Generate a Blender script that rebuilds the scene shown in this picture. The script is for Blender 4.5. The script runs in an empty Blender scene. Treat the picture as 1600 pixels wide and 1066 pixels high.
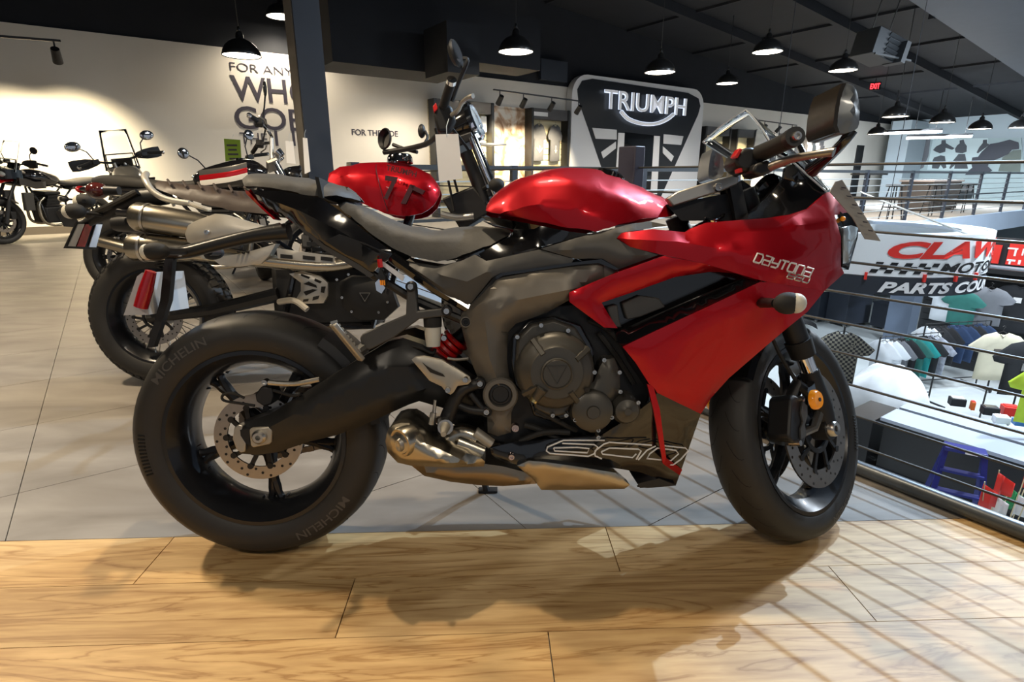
import bpy, bmesh, math, random
from mathutils import Vector, Matrix
from mathutils.geometry import delaunay_2d_cdt
random.seed(7)
SC = bpy.context.scene
COL = SC.collection
V = Vector
R = math.radians
# ------------------------------------------------------------------ camera
FPX, PITCH, H = 870.0, R(16.5), 0.965
cam = bpy.data.objects.new('camera', bpy.data.cameras.new('camera'))
COL.objects.link(cam)
cam.data.sensor_width = 36; cam.data.lens = FPX/1600*36
cam.data.clip_start = .02; cam.data.clip_end = 200
cam.location = (0, 0, H); cam.rotation_euler = (math.pi/2-PITCH, 0, 0)
SC.camera = cam
# ------------------------------------------------------------------ world, exposure
wd = bpy.data.worlds.new('world'); SC.world = wd; wd.use_nodes = True
wd.node_tree.nodes['Background'].inputs[0].default_value = (.80, .88, 1, 1)
wd.node_tree.nodes['Background'].inputs[1].default_value = .24
SC.view_settings.view_transform = 'Standard'; SC.view_settings.look = 'None'
SC.view_settings.gamma = 1; SC.view_settings.use_curve_mapping = False
SC.view_settings.exposure = 0.35
# ------------------------------------------------------------------ pixel / plane maths
CP, SP = math.cos(PITCH), math.sin(PITCH)
def ray(px, py):
    u = (px-800)/FPX; w = (533-py)/FPX
    return V((u, CP+w*SP, -SP+w*CP))
CAMP = V((0, 0, H))
def on_z(px, py, z=0.):
    d = ray(px, py); return CAMP+d*((z-H)/d.z)
def at_y(px, py, Y):
    d = ray(px, py); return CAMP+d*(Y/d.y)
def zdep(px, py, Z):                       # distance along the optical axis
    return CAMP+ray(px, py)*Z
BA = R(35)
AX = V((math.cos(BA), math.sin(BA), 0)); NX = V((-math.sin(BA), math.cos(BA), 0))
def B(a, n, z=0.): return AX*a+NX*n+V((0, 0, z))
def on_n(px, py, n):                       # pixel -> (a, z) on the plane n = const of the building
    d = ray(px, py); p = CAMP+d*(n/d.dot(NX)); return p.dot(AX), p.z
def on_a(px, py, a):
    d = ray(px, py); p = CAMP+d*(a/d.dot(AX)); return p.dot(NX), p.z
# ------------------------------------------------------------------ materials
MATS = {}
def mat(name, col, rough=.5, metal=0., coat=0., emit=0., var=.06, scale=30., bump=0., trans=0., alpha=1., spec=None, aniso=None, ior=None):
    if name in MATS: return MATS[name]
    m = bpy.data.materials.new(name); m.use_nodes = True
    nt = m.node_tree; b = nt.nodes['Principled BSDF']
    c = (*col, 1)
    b.inputs['Base Color'].default_value = c
    b.inputs['Roughness'].default_value = rough; b.inputs['Metallic'].default_value = metal
    b.inputs['Coat Weight'].default_value = coat; b.inputs['Coat Roughness'].default_value = .04
    if spec is not None: b.inputs['Specular IOR Level'].default_value = spec
    if ior: b.inputs['IOR'].default_value = ior
    if trans: b.inputs['Transmission Weight'].default_value = trans
    if alpha < 1: b.inputs['Alpha'].default_value = alpha
    if emit:
        b.inputs['Emission Color'].default_value = c; b.inputs['Emission Strength'].default_value = emit
    if var or bump:
        tc = nt.nodes.new('ShaderNodeTexCoord'); nz = nt.nodes.new('ShaderNodeTexNoise')
        nz.inputs['Scale'].default_value = scale; nz.inputs['Detail'].default_value = 4
        if aniso:
            mp = nt.nodes.new('ShaderNodeMapping'); mp.inputs['Scale'].default_value = aniso
            nt.links.new(tc.outputs['Object'], mp.inputs[0]); nt.links.new(mp.outputs[0], nz.inputs['Vector'])
        else: nt.links.new(tc.outputs['Object'], nz.inputs['Vector'])
        if var:
            mx = nt.nodes.new('ShaderNodeMix'); mx.data_type = 'RGBA'
            mx.inputs['A'].default_value = (*[max(0, x*(1-var)) for x in col], 1)
            mx.inputs['B'].default_value = (*[min(1, x*(1+var)) for x in col], 1)
            nt.links.new(nz.outputs['Fac'], mx.inputs['Factor']); nt.links.new(mx.outputs['Result'], b.inputs['Base Color'])
        if bump:
            bp = nt.nodes.new('ShaderNodeBump'); bp.inputs['Strength'].default_value = bump; bp.inputs['Distance'].default_value = .004
            nt.links.new(nz.outputs['Fac'], bp.inputs['Height']); nt.links.new(bp.outputs[0], b.inputs['Normal'])
    MATS[name] = m; return m
def mat_wood():
    m = bpy.data.materials.new('oak_plank'); m.use_nodes = True; nt = m.node_tree; b = nt.nodes['Principled BSDF']
    tc = nt.nodes.new('ShaderNodeTexCoord'); oi = nt.nodes.new('ShaderNodeObjectInfo')
    ad = nt.nodes.new('ShaderNodeVectorMath'); ad.operation = 'MULTIPLY_ADD'
    ad.inputs[1].default_value = (.55, 5.5, 1)
    cb = nt.nodes.new('ShaderNodeCombineXYZ'); ml = nt.nodes.new('ShaderNodeMath'); ml.operation = 'MULTIPLY'; ml.inputs[1].default_value = 37
    nt.links.new(oi.outputs['Random'], ml.inputs[0])
    nt.links.new(ml.outputs[0], cb.inputs[0]); nt.links.new(ml.outputs[0], cb.inputs[2])
    nt.links.new(tc.outputs['Object'], ad.inputs[0]); nt.links.new(cb.outputs[0], ad.inputs[2])
    nz = nt.nodes.new('ShaderNodeTexNoise'); nz.inputs['Scale'].default_value = 2.2; nz.inputs['Detail'].default_value = 6; nz.inputs['Distortion'].default_value = 1.4
    nt.links.new(ad.outputs[0], nz.inputs['Vector'])
    wv = nt.nodes.new('ShaderNodeMath'); wv.operation = 'MULTIPLY'; wv.inputs[1].default_value = 11
    fr = nt.nodes.new('ShaderNodeMath'); fr.operation = 'PINGPONG'; fr.inputs[1].default_value = 1
    nt.links.new(nz.outputs['Fac'], wv.inputs[0]); nt.links.new(wv.outputs[0], fr.inputs[0])
    r1 = nt.nodes.new('ShaderNodeValToRGB'); e = r1.color_ramp.elements
    e[0].position = 0; e[0].color = (.40, .225, .08, 1); e[1].position = 1; e[1].color = (.64, .43, .20, 1)
    k = r1.color_ramp.elements.new(.25); k.color = (.575, .375, .165, 1)
    nt.links.new(fr.outputs[0], r1.inputs[0])
    n2 = nt.nodes.new('ShaderNodeTexNoise'); n2.inputs['Scale'].default_value = 9; n2.inputs['Detail'].default_value = 5
    nt.links.new(ad.outputs[0], n2.inputs['Vector'])
    mx = nt.nodes.new('ShaderNodeMix'); mx.data_type = 'RGBA'; mx.blend_type = 'MULTIPLY'; mx.inputs['Factor'].default_value = .6
    r2 = nt.nodes.new('ShaderNodeValToRGB'); r2.color_ramp.elements[0].position = .35; r2.color_ramp.elements[0].color = (.6, .5, .4, 1); r2.color_ramp.elements[1].position = .6
    nt.links.new(n2.outputs['Fac'], r2.inputs[0]); nt.links.new(r1.outputs[0], mx.inputs['A']); nt.links.new(r2.outputs[0], mx.inputs['B'])
    hv = nt.nodes.new('ShaderNodeHueSaturation'); mr = nt.nodes.new('ShaderNodeMapRange'); mr.inputs['To Min'].default_value = .88; mr.inputs['To Max'].default_value = 1.1
    nt.links.new(oi.outputs['Random'], mr.inputs[0]); nt.links.new(mr.outputs[0], hv.inputs['Value']); nt.links.new(mx.outputs['Result'], hv.inputs['Color'])
    nt.links.new(hv.outputs[0], b.inputs['Base Color']); b.inputs['Roughness'].default_value = .48
    bp = nt.nodes.new('ShaderNodeBump'); bp.inputs['Strength'].default_value = .08; bp.inputs['Distance'].default_value = .002
    nt.links.new(nz.outputs['Fac'], bp.inputs['Height']); nt.links.new(bp.outputs[0], b.inputs['Normal'])
    return m
def mat_tile():
    m = bpy.data.materials.new('grey_tile'); m.use_nodes = True; nt = m.node_tree; b = nt.nodes['Principled BSDF']
    tc = nt.nodes.new('ShaderNodeTexCoord'); mp = nt.nodes.new('ShaderNodeMapping'); mp.inputs['Scale'].default_value = (.8, 2.6, 1); mp.inputs['Rotation'].default_value = (0, 0, -BA)
    nt.links.new(tc.outputs['Object'], mp.inputs[0])
    nz = nt.nodes.new('ShaderNodeTexNoise'); nz.inputs['Scale'].default_value = 2.4; nz.inputs['Detail'].default_value = 7; nz.inputs['Distortion'].default_value = .6
    nt.links.new(mp.outputs[0], nz.inputs['Vector'])
    rp = nt.nodes.new('ShaderNodeValToRGB'); e = rp.color_ramp.elements
    e[0].position = .32; e[0].color = (.165, .145, .125, 1); e[1].position = .68; e[1].color = (.275, .25, .22, 1)
    nt.links.new(nz.outputs['Fac'], rp.inputs[0]); nt.links.new(rp.outputs[0], b.inputs['Base Color'])
    b.inputs['Roughness'].default_value = .38
    return m
# ------------------------------------------------------------------ objects
def tag(o, label=None, cat=None, group=None, kind=None):
    if label: o['label'] = label
    if cat: o['category'] = cat
    if group: o['group'] = group
    if kind: o['kind'] = kind
    return o
def empty(name, mtx=None, label=None, cat=None, group=None):
    o = bpy.data.objects.new(name, None); COL.objects.link(o); o.empty_display_size = .1
    if mtx is not None: o.matrix_world = mtx
    return tag(o, label, cat, group)
def meshobj(name, me, m, parent=None):
    o = bpy.data.objects.new(name, me); COL.objects.link(o)
    if m is not None and not me.materials: me.materials.append(m)
    if parent is not None: o.parent = parent
    return o
def frame_of(d):
    d = d.normalized(); t = V((0, 0, 1)) if abs(d.z) < .9 else V((1, 0, 0))
    x = t.cross(d).normalized(); return x, d.cross(x)
class MB:
    def __init__(s, L=None): s.v = []; s.f = []; s.sm = []; s.L = L
    def add(s, vs, fs, smooth=False):
        b = len(s.v); s.v += [V(v) for v in vs]; s.f += [tuple(i+b for i in f) for f in fs]; s.sm += [smooth]*len(fs); return s
    def hexa(s, p):
        return s.add(p, [(0,3,2,1),(4,5,6,7),(0,1,5,4),(1,2,6,5),(2,3,7,6),(3,0,4,7)])
    def box(s, c, d, rz=0., M=None):
        c = V(c); x, y, z = d[0]/2, d[1]/2, d[2]/2
        ps = [V(q) for q in ((-x,-y,-z),(x,-y,-z),(x,y,-z),(-x,y,-z),(-x,-y,z),(x,-y,z),(x,y,z),(-x,y,z))]
        if rz: M = Matrix.Rotation(rz, 3, 'Z')
        if M is not None: ps = [M@q for q in ps]
        return s.hexa([c+q for q in ps])
    def bar(s, p0, p1, w, h, up=None):        # rectangular bar between two points
        p0, p1 = V(p0), V(p1); d = (p1-p0).normalized()
        up = V(up) if up else (V((0, 0, 1)) if abs(d.z) < .95 else V((1, 0, 0)))
        x = d.cross(up).normalized(); y = x.cross(d)
        q = [p+x*(sx*w/2)+y*(sy*h/2) for p in (p0, p1) for sx, sy in ((-1,-1),(1,-1),(1,1),(-1,1))]
        return s.hexa(q)
    def cyl(s, p0, p1, r0, r1=None, n=16, cap=True, smooth=True):
        p0, p1 = V(p0), V(p1); r1 = r0 if r1 is None else r1; x, y = frame_of(p1-p0)
        vs = []
        for p, r in ((p0, r0), (p1, r1)):
            for i in range(n):
                t = 2*math.pi*i/n; vs.append(p+x*(r*math.cos(t))+y*(r*math.sin(t)))
        s.add(vs, [(i,(i+1)%n,n+(i+1)%n,n+i) for i in range(n)], smooth)
        if cap: s.add(vs, [tuple(range(n-1,-1,-1)), tuple(range(n,2*n))])
        return s
    def tube(s, pts, r, n=8, closed=False, smooth=True):
        pts = [V(p) for p in pts]; m = len(pts); rs = r if isinstance(r, (list, tuple)) else [r]*m
        vs = []; x0 = None
        for i, p in enumerate(pts):
            a = pts[(i-1) % m] if (closed or i > 0) else p; c = pts[(i+1) % m] if (closed or i < m-1) else p
            d = (c-a); d = d.normalized() if d.length > 1e-9 else V((0,0,1))
            if x0 is None: x, y = frame_of(d)
            else:
                x = x0-d*x0.dot(d); x = x.normalized() if x.length > 1e-6 else frame_of(d)[0]; y = d.cross(x)
            x0 = x
            for k in range(n):
                t = 2*math.pi*k/n; vs.append(p+x*(rs[i]*math.cos(t))+y*(rs[i]*math.sin(t)))
        fs = []
        for i in range(m if closed else m-1):
            j = (i+1) % m
            fs += [(i*n+k, i*n+(k+1)%n, j*n+(k+1)%n, j*n+k) for k in range(n)]
        s.add(vs, fs, smooth)
        if not closed: s.add(vs, [tuple(range(n-1,-1,-1)), tuple((m-1)*n+k for k in range(n))])
        return s
    def lathe(s, prof, o, axis, n=32, closed=False, smooth=True, sx=1., up=None):
        o = V(o); ax = V(axis).normalized(); x, y = frame_of(ax)
        if up is not None: y = V(up).normalized(); x = y.cross(ax)
        vs = []; m = len(prof)
        for i in range(n):
            t = 2*math.pi*i/n; dd = x*(math.cos(t)*sx)+y*math.sin(t)
            for r, h in prof: vs.append(o+dd*r+ax*h)
        fs = []
        for i in range(n):
            j = (i+1) % n
            for k in range(m if closed else m-1):
                l = (k+1) % m; fs.append((i*m+k, j*m+k, j*m+l, i*m+l))
        return s.add(vs, fs, smooth)
    def ball(s, c, r, n=16, m=10):
        c = V(c); r = V(r) if isinstance(r, (tuple, list, Vector)) else V((r, r, r)); vs = []
        for j in range(m+1):
            p = math.pi*j/m
            for i in range(n):
                t = 2*math.pi*i/n; vs.append(c+V((r.x*math.sin(p)*math.cos(t), r.y*math.sin(p)*math.sin(t), r.z*math.cos(p))))
        return s.add(vs, [(j*n+i, (j+1)*n+i, (j+1)*n+(i+1)%n, j*n+(i+1)%n) for j in range(m) for i in range(n)], True)
    def prism(s, pts, off, smooth=False):
        pts = [V(p) for p in pts]; off = V(off); n = len(pts)
        s.add(pts+[p+off for p in pts], [tuple(range(n-1,-1,-1)), tuple(range(n,2*n))]+[(i,(i+1)%n,n+(i+1)%n,n+i) for i in range(n)], smooth); return s
    def loft(s, secs, closed=True, cap=True, smooth=True):
        n = len(secs[0]); vs = [V(p) for q in secs for p in q]; fs = []
        for i in range(len(secs)-1):
            for k in range(n if closed else n-1):
                fs.append((i*n+k, i*n+(k+1)%n, (i+1)*n+(k+1)%n, (i+1)*n+k))
        s.add(vs, fs, smooth)
        if cap and closed: s.add(vs, [tuple(range(n-1,-1,-1)), tuple((len(secs)-1)*n+k for k in range(n))])
        return s
    def mirror(s):                              # y -> -y copy of all that is in it
        b = len(s.v); s.v += [V((p.x, -p.y, p.z)) for p in s.v]
        s.f += [tuple(i+b for i in reversed(f)) for f in s.f]; s.sm += s.sm[:]; return s
    def mesh(s, name):
        me = bpy.data.meshes.new(name); L = s.L
        vs = [tuple(L@p) for p in s.v] if L is not None else [tuple(p) for p in s.v]
        me.from_pydata(vs, [], s.f); me.polygons.foreach_set('use_smooth', s.sm)
        bm = bmesh.new(); bm.from_mesh(me); bmesh.ops.remove_doubles(bm, verts=bm.verts, dist=1e-5)
        bmesh.ops.recalc_face_normals(bm, faces=bm.faces); bm.to_mesh(me); bm.free()
        me.update(); return me
    def build(s, name, m, parent=None, bevel=0, sharp=40):
        me = s.mesh(name); o = meshobj(name, me, m, parent)
        try: me.set_sharp_from_angle(angle=R(sharp))
        except Exception: pass
        if bevel:
            md = o.modifiers.new('bevel', 'BEVEL'); md.width = bevel; md.segments = 2; md.limit_method = 'ANGLE'; md.angle_limit = R(35)
        return o
def smooth_path(pts, k=6):                      # Catmull-Rom
    pts = [V(p) for p in pts]; out = []
    for i in range(len(pts)-1):
        p0 = pts[max(i-1,0)]; p1 = pts[i]; p2 = pts[i+1]; p3 = pts[min(i+2,len(pts)-1)]
        for j in range(k):
            t = j/k
            out.append(.5*((2*p1)+(p2-p0)*t+(2*p0-5*p1+4*p2-p3)*t*t+(3*p1-p0-3*p2+p3)*t**3))
    return out+[pts[-1]]
def text_geo(txt, offset=0., space=1.):
    c = bpy.data.curves.new('t', 'FONT'); c.body = txt; c.offset = offset; c.space_character = space; c.resolution_u = 4
    o = bpy.data.objects.new('t', c); COL.objects.link(o)
    me = bpy.data.meshes.new_from_object(o); vs = [v.co.copy() for v in me.vertices]; fs = [tuple(p.vertices) for p in me.polygons]
    bpy.data.objects.remove(o); bpy.data.meshes.remove(me); bpy.data.curves.remove(c)
    x0 = min(v.x for v in vs); x1 = max(v.x for v in vs); y0 = min(v.y for v in vs); y1 = max(v.y for v in vs)
    return [((v.x-x0)/(x1-x0), (v.y-y0)/(y1-y0)) for v in vs], fs
def text_obj(name, txt, fn, m, parent=None, th=None, offset=0., space=1.):
    """fn(s,t) maps the word's unit box to a point; th is the depth vector, fn2 style"""
    st, fs = text_geo(txt, offset, space); mb = MB(); pts = [V(fn(s, t)) for s, t in st]
    mb.add(pts, fs)
    if th is not None:
        th = V(th); n = len(pts); mb.add([p+th for p in pts], [tuple(reversed(f)) for f in fs])
        ed = {}
        for f in fs:
            for i in range(len(f)):
                e = (f[i], f[(i+1) % len(f)]); k = (min(e), max(e)); ed[k] = None if k in ed else e
        mb.add(pts+[p+th for p in pts], [(e[0], e[1], e[1]+n, e[0]+n) for e in ed.values() if e])
    return mb.build(name, m, parent)
class Fr:
    """a thing's frame: W takes its points to the world, L to the thing's root"""
    def __init__(s, root, L=None):
        s.L = L if L is not None else Matrix.Identity(4); s.W = root@s.L; s.I = s.W.inverted()
    def pix(s, px, py, y):
        o = s.I@CAMP; d = s.I.to_3x3()@ray(px, py); return o+d*((y-o.y)/d.y)
def inside(p, poly):
    c = False; j = len(poly)-1
    for i in range(len(poly)):
        a, b = poly[i], poly[j]
        if (a[1] > p[1]) != (b[1] > p[1]) and p[0] < (b[0]-a[0])*(p[1]-a[1])/(b[1]-a[1])+a[0]: c = not c
        j = i
    return c
def segd(p, a, b):
    ax, ay = b[0]-a[0], b[1]-a[1]; l = ax*ax+ay*ay
    t = 0 if l == 0 else max(0, min(1, ((p[0]-a[0])*ax+(p[1]-a[1])*ay)/l))
    return math.hypot(p[0]-a[0]-t*ax, p[1]-a[1]-t*ay)
def patch(name, fr, outl, m, parent, inner=(), res=.02, bulge=0., bw=.03, thick=.006, mirror='split', yd=None, sharp=35, label=None, rnd=0):
    """a panel traced as an outline with a lateral place at every corner; the skin between is relaxed over it"""
    def P(q):
        y = q[2] if len(q) > 2 else yd
        return fr.pix(q[0], q[1], y)
    pts = [P(q) for q in outl]
    if rnd:
        pts = smooth_path(pts+[pts[0]], rnd)[:-1]
    b3 = []
    for i, p in enumerate(pts):
        q = pts[(i+1) % len(pts)]; k = max(1, int(math.hypot(q.x-p.x, q.z-p.z)/res))
        b3 += [p.lerp(q, j/k) for j in range(k)]
    poly = [(p.x, p.z) for p in b3]; nb = len(b3)
    verts = [V(p) for p in poly]; ys = [p.y for p in b3]; fixed = [True]*nb; edges = [(i, (i+1) % nb) for i in range(nb)]
    for line in inner:
        l3 = [P(q) for q in line]; d3 = []
        for i in range(len(l3)-1):
            k = max(1, int((l3[i+1]-l3[i]).length/res)); d3 += [l3[i].lerp(l3[i+1], j/k) for j in range(k)]
        d3.append(l3[-1]); prev = None
        for p in d3:
            if not inside((p.x, p.z), poly) or min(segd((p.x, p.z), poly[i], poly[(i+1) % nb]) for i in range(nb)) < res*.25: prev = None; continue
            verts.append(V((p.x, p.z))); ys.append(p.y); fixed.append(True)
            if prev is not None: edges.append((prev, len(verts)-1))
            prev = len(verts)-1
    fx = list(verts[nb:])
    x0 = min(p[0] for p in poly); x1 = max(p[0] for p in poly); z0 = min(p[1] for p in poly); z1 = max(p[1] for p in poly)
    row = 0; z = z0+res*.5
    while z < z1:
        x = x0+(res*.5 if row % 2 else 0)
        while x < x1:
            q = (x, z)
            if inside(q, poly) and min(segd(q, poly[i], poly[(i+1) % nb]) for i in range(nb)) > res*.45 and all((f.x-x)**2+(f.y-z)**2 > (res*.5)**2 for f in fx):
                verts.append(V(q)); ys.append(sum(ys[:nb])/nb); fixed.append(False)
            x += res
        z += res*.87; row += 1
    vo, eo, fo, ov, oe, of = delaunay_2d_cdt(verts, edges, [], 0, 1e-6)
    fo = [f for f in fo if inside((sum(vo[i].x for i in f)/3, sum(vo[i].y for i in f)/3), poly)]
    n = len(vo); yo = [0.]*n; fxo = [False]*n
    for i in range(n):
        src = ov[i]
        if src: yo[i] = ys[src[0]]; fxo[i] = fixed[src[0]]
    nbr = [set() for _ in range(n)]
    for f in fo:
        for i in range(3): nbr[f[i]].add(f[(i+1)%3]); nbr[f[i]].add(f[(i+2)%3])
    for it in range(140):
        for i in range(n):
            if not fxo[i] and nbr[i]: yo[i] = sum(yo[j] for j in nbr[i])/len(nbr[i])
    if bulge:
        for i in range(n):
            d = min(segd(vo[i], poly[k], poly[(k+1) % nb]) for k in range(nb)); yo[i] -= bulge*(1-math.exp(-(d/bw)**2*1.5))
    top = [V((vo[i].x, yo[i], vo[i].y)) for i in range(n)]
    cnt = {}
    for f in fo:
        for i in range(3):
            e = (f[i], f[(i+1)%3]); k = (min(e), max(e)); cnt[k] = None if k in cnt else e
    def geo(sgn):
        mb = MB(fr.L); t = [V((p.x, p.y*sgn, p.z)) for p in top]; u = [V((p.x, (min(p.y+thick, 0) if p.y <= 0 else p.y+thick)*sgn, p.z)) for p in top]
        mb.add(t+u, [tuple(f) for f in fo]+[tuple(i+n for i in reversed(f)) for f in fo], True)
        mb.add(t+u, [(e[0], e[1], e[1]+n, e[0]+n) for e in cnt.values() if e], True); return mb
    a = geo(1)
    if mirror == 'join':
        b = geo(-1); a.add(b.v, b.f, True)
    o = a.build(name, m, parent, sharp=sharp)
    if mirror == 'join':
        sm_ = o.modifiers.new('smooth', 'SMOOTH'); sm_.factor = .5; sm_.iterations = 3
    if label: o['label'] = label
    if mirror == 'split':
        geo(-1).build(name, m, parent, sharp=sharp)
    return o
def bbox(name, a0, a1, n0, n1, z0, z1, m, parent=None):
    mb = MB().hexa([B(a0,n0,z0),B(a1,n0,z0),B(a1,n1,z0),B(a0,n1,z0),B(a0,n0,z1),B(a1,n0,z1),B(a1,n1,z1),B(a0,n1,z1)])
    return mb.build(name, m, parent)
def lamp_data(kind, name, col, energy, **kw):
    l = bpy.data.lights.new(name, kind); l.color = col; l.energy = energy
    for k, v in kw.items(): setattr(l, k, v)
    return l
def light(name, data, loc, to=None, parent=None):
    o = bpy.data.objects.new(name, data); COL.objects.link(o)
    o.location = loc
    if to is not None: o.rotation_euler = (V(to)-V(loc)).to_track_quat('-Z', 'Y').to_euler()
    if parent: o.parent = parent
    return o
# ================================================================== materials of the place
M_wall = mat('cream_wall', (.70, .665, .60), .75, var=.03, scale=3)
M_dark = mat('dark_ceiling', (.012, .014, .019), .85, var=.25, scale=2)
M_navy = mat('navy_steel', (.030, .037, .052), .45, var=.15, scale=6)
M_beam = mat('painted_beam', (.075, .095, .125), .6, var=.1, scale=4)
M_base = mat('baseboard', (.10, .085, .07), .6)
M_black = mat('black_plastic', (.012, .012, .013), .42, var=.2)
M_gloss = mat('gloss_black', (.006, .006, .007), .12, coat=.6, var=0)
M_white = mat('white_board', (.80, .80, .80), .45, var=.02)
M_steel = mat('brushed_steel', (.55, .53, .50), .30, 1., var=.08, scale=60)
M_chrome = mat('chrome', (.85, .85, .87), .06, 1., var=0)
M_cable = mat('steel_cable', (.075, .073, .07), .4, .6, var=.1)
M_tube = mat('rail_tube', (.085, .095, .105), .35, .4, var=.1)
M_bulb = mat('lamp_glow', (1, .90, .74), .5, emit=9., var=0)
M_ledc = mat('led_glow', (.92, .97, 1), .5, emit=9., var=0)
M_conc = mat('polished_concrete', (.52, .56, .57), .35, var=.18, scale=1.2)
M_slat = mat('slatwall', (.62, .54, .34), .6, var=.06)
M_grey = mat('charcoal_cloth', (.10, .10, .105), .9, var=.15, scale=12)
M_paper = mat('paper', (.80, .82, .86), .7, var=.02)
M_purple = mat('post_steel', (.040, .038, .060), .4, var=.1)
M_fascia = mat('pale_fascia', (.50, .60, .74), .5, var=.05, scale=2)
M_red = mat('red_print', (.72, .03, .02), .5, var=.03)
# ================================================================== floor of the mezzanine
RAIL_A, DECK_N, WALL_N, END_A, LOW = 1.915, 5.35, 12.8, 31., -3.45
fl = MB()
for a0, a1, n0, n1 in ((-15, RAIL_A+.06, -5, WALL_N+.2), (RAIL_A+.06, END_A+.2, DECK_N, WALL_N+.2)):
    fl.hexa([B(a0,n0,-.3),B(a1,n0,-.3),B(a1,n1,-.3),B(a0,n1,-.3),B(a0,n0,-.012),B(a1,n0,-.012),B(a1,n1,-.012),B(a0,n1,-.012)])
M_grout = mat('grout', (.20, .185, .165), .7, var=.1, scale=2)
floor = tag(fl.build('floor', M_grout), 'grey tiled mezzanine floor with an oak plank strip', None, None, 'structure')
WS = .0389; WY = 1.383*.99
wd_dir = V((1, WS, 0)).normalized(); wd_nrm = V((-wd_dir.y, wd_dir.x, 0)); wd_o = V((0, WY, 0))
def clip(poly, nrm, off):                     # keep nrm.p <= off
    out = []
    for i, p in enumerate(poly):
        q = poly[(i+1) % len(poly)]; dp = p.dot(nrm)-off; dq = q.dot(nrm)-off
        if dp <= 0: out.append(p)
        if dp*dq < 0: out.append(p.lerp(q, dp/(dp-dq)))
    return out
M_tile = mat_tile(); M_wood = mat_wood()
def slab(name, poly, z, m, L=None):
    if len(poly) < 3: return
    c = sum(poly, V((0,0,0)))/len(poly)
    area = sum((poly[i]-c).cross(poly[(i+1) % len(poly)]-c).z for i in range(len(poly)))/2
    if area < .002: return
    mb = MB(); inv = L.inverted() if L is not None else None
    pts = [V((p.x, p.y, z-.010)) for p in poly]
    mb.prism([inv@p for p in pts] if inv is not None else pts, (0, 0, .010))
    o = mb.build(name, m, floor)
    if L is not None: o.matrix_world = L
    return o
ts, tn, g = 1.21, .632, .0013
for i in range(-9, 3):
    for j in range(-6, 16):
        a0, n0 = -.39+i*ts+(0 if j % 2 else .0), .91+j*tn
        q = [B(a0+g,n0+g), B(a0+ts-g,n0+g), B(a0+ts-g,n0+tn-g), B(a0+g,n0+tn-g)]
        q = clip(q, AX, RAIL_A+.03)
        if q: q = clip(q, -wd_nrm, -(wd_o.dot(wd_nrm)+g))
        if not q: continue
        c = sum(q, V((0,0,0)))/len(q)
        if c.y < .2 or abs(c.x) > 1.15*c.y+1.8: continue
        slab('tile', q, 0, M_tile)
PW, PLN = .1875, 1.21
for r, off in enumerate((.268, -.40, .065, .5, -.2, .3, -.1)):
    for k in range(-2, 3):
        x0 = off+k*PLN; y1 = -r*PW-g*.6; y0 = -(r+1)*PW+g*.6
        q = [wd_o+wd_dir*x+wd_nrm*y for x, y in ((x0+g, y0), (x0+PLN-g, y0), (x0+PLN-g, y1), (x0+g, y1))]
        q = clip(q, AX, RAIL_A+.03)
        if q: slab('plank', q, 0, M_wood, Matrix.Rotation(math.atan(WS), 4, 'Z'))
# ================================================================== walls and ceiling
WTOP = 3.32
bbox('wall_back', -15, END_A, WALL_N, WALL_N+.2, -.012, WTOP, M_wall)['kind'] = 'structure'
bbox('wall_back_upper', -15, END_A, WALL_N+.05, WALL_N+.2, WTOP, 7.4, M_dark)['kind'] = 'structure'
bbox('baseboard_back', -15, 1.9, WALL_N-.02, WALL_N, -.012, .12, M_base)['kind'] = 'structure'
bbox('wall_left', -15.2, -15, -5, WALL_N+.2, -.012, 7.4, M_wall)['kind'] = 'structure'
bbox('wall_end', END_A, END_A+.2, -14, WALL_N+.2, LOW, 3.6, mat('blue_wall', (.42, .50, .55), .6, var=.05, scale=.6))['kind'] = 'structure'
def cz(a): return 6.15-.088*a
cl = MB().hexa([B(-15,-14,cz(-15)),B(END_A+.2,-14,cz(END_A)),B(END_A+.2,13,cz(END_A)),B(-15,13,cz(-15)),
                B(-15,-14,cz(-15)+.2),B(END_A+.2,-14,cz(END_A)+.2),B(END_A+.2,13,cz(END_A)+.2),B(-15,13,cz(-15)+.2)])
ceil = tag(cl.build('ceiling', M_dark), None, None, None, 'structure')
for n in (8.0, 10.4):
    MB().hexa([B(a, n+dn, cz(a)+dz) for dz in (-.22, 0) for a, dn in ((-15,0),(END_A,0),(END_A,.14),(-15,.14))]).build('rafter', M_dark, ceil)
for a in (4, 7, 10, 13, 16, 19, 22, 25):
    bbox('purlin', a, a+.06, -3, 12.8, cz(a)-.05, cz(a)+.02, M_dark, ceil)
# the broad boxed beam over the edge of the gallery
bm_ = MB().hexa([B(a, n, cz(a)+dz) for dz in (-.62, .02) for a, n in ((-2,3.6),(END_A,3.6),(END_A,5.75),(-2,5.75))])
tag(bm_.build('trim_1', M_beam), None, None, None, 'structure')
for a in (9.5, 12.2, 15):
    MB().box(B(a, 5.8, cz(a)-.6), (.10, .10, .10), BA).build('clamp', M_dark, bpy.data.objects['trim_1'])
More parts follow.
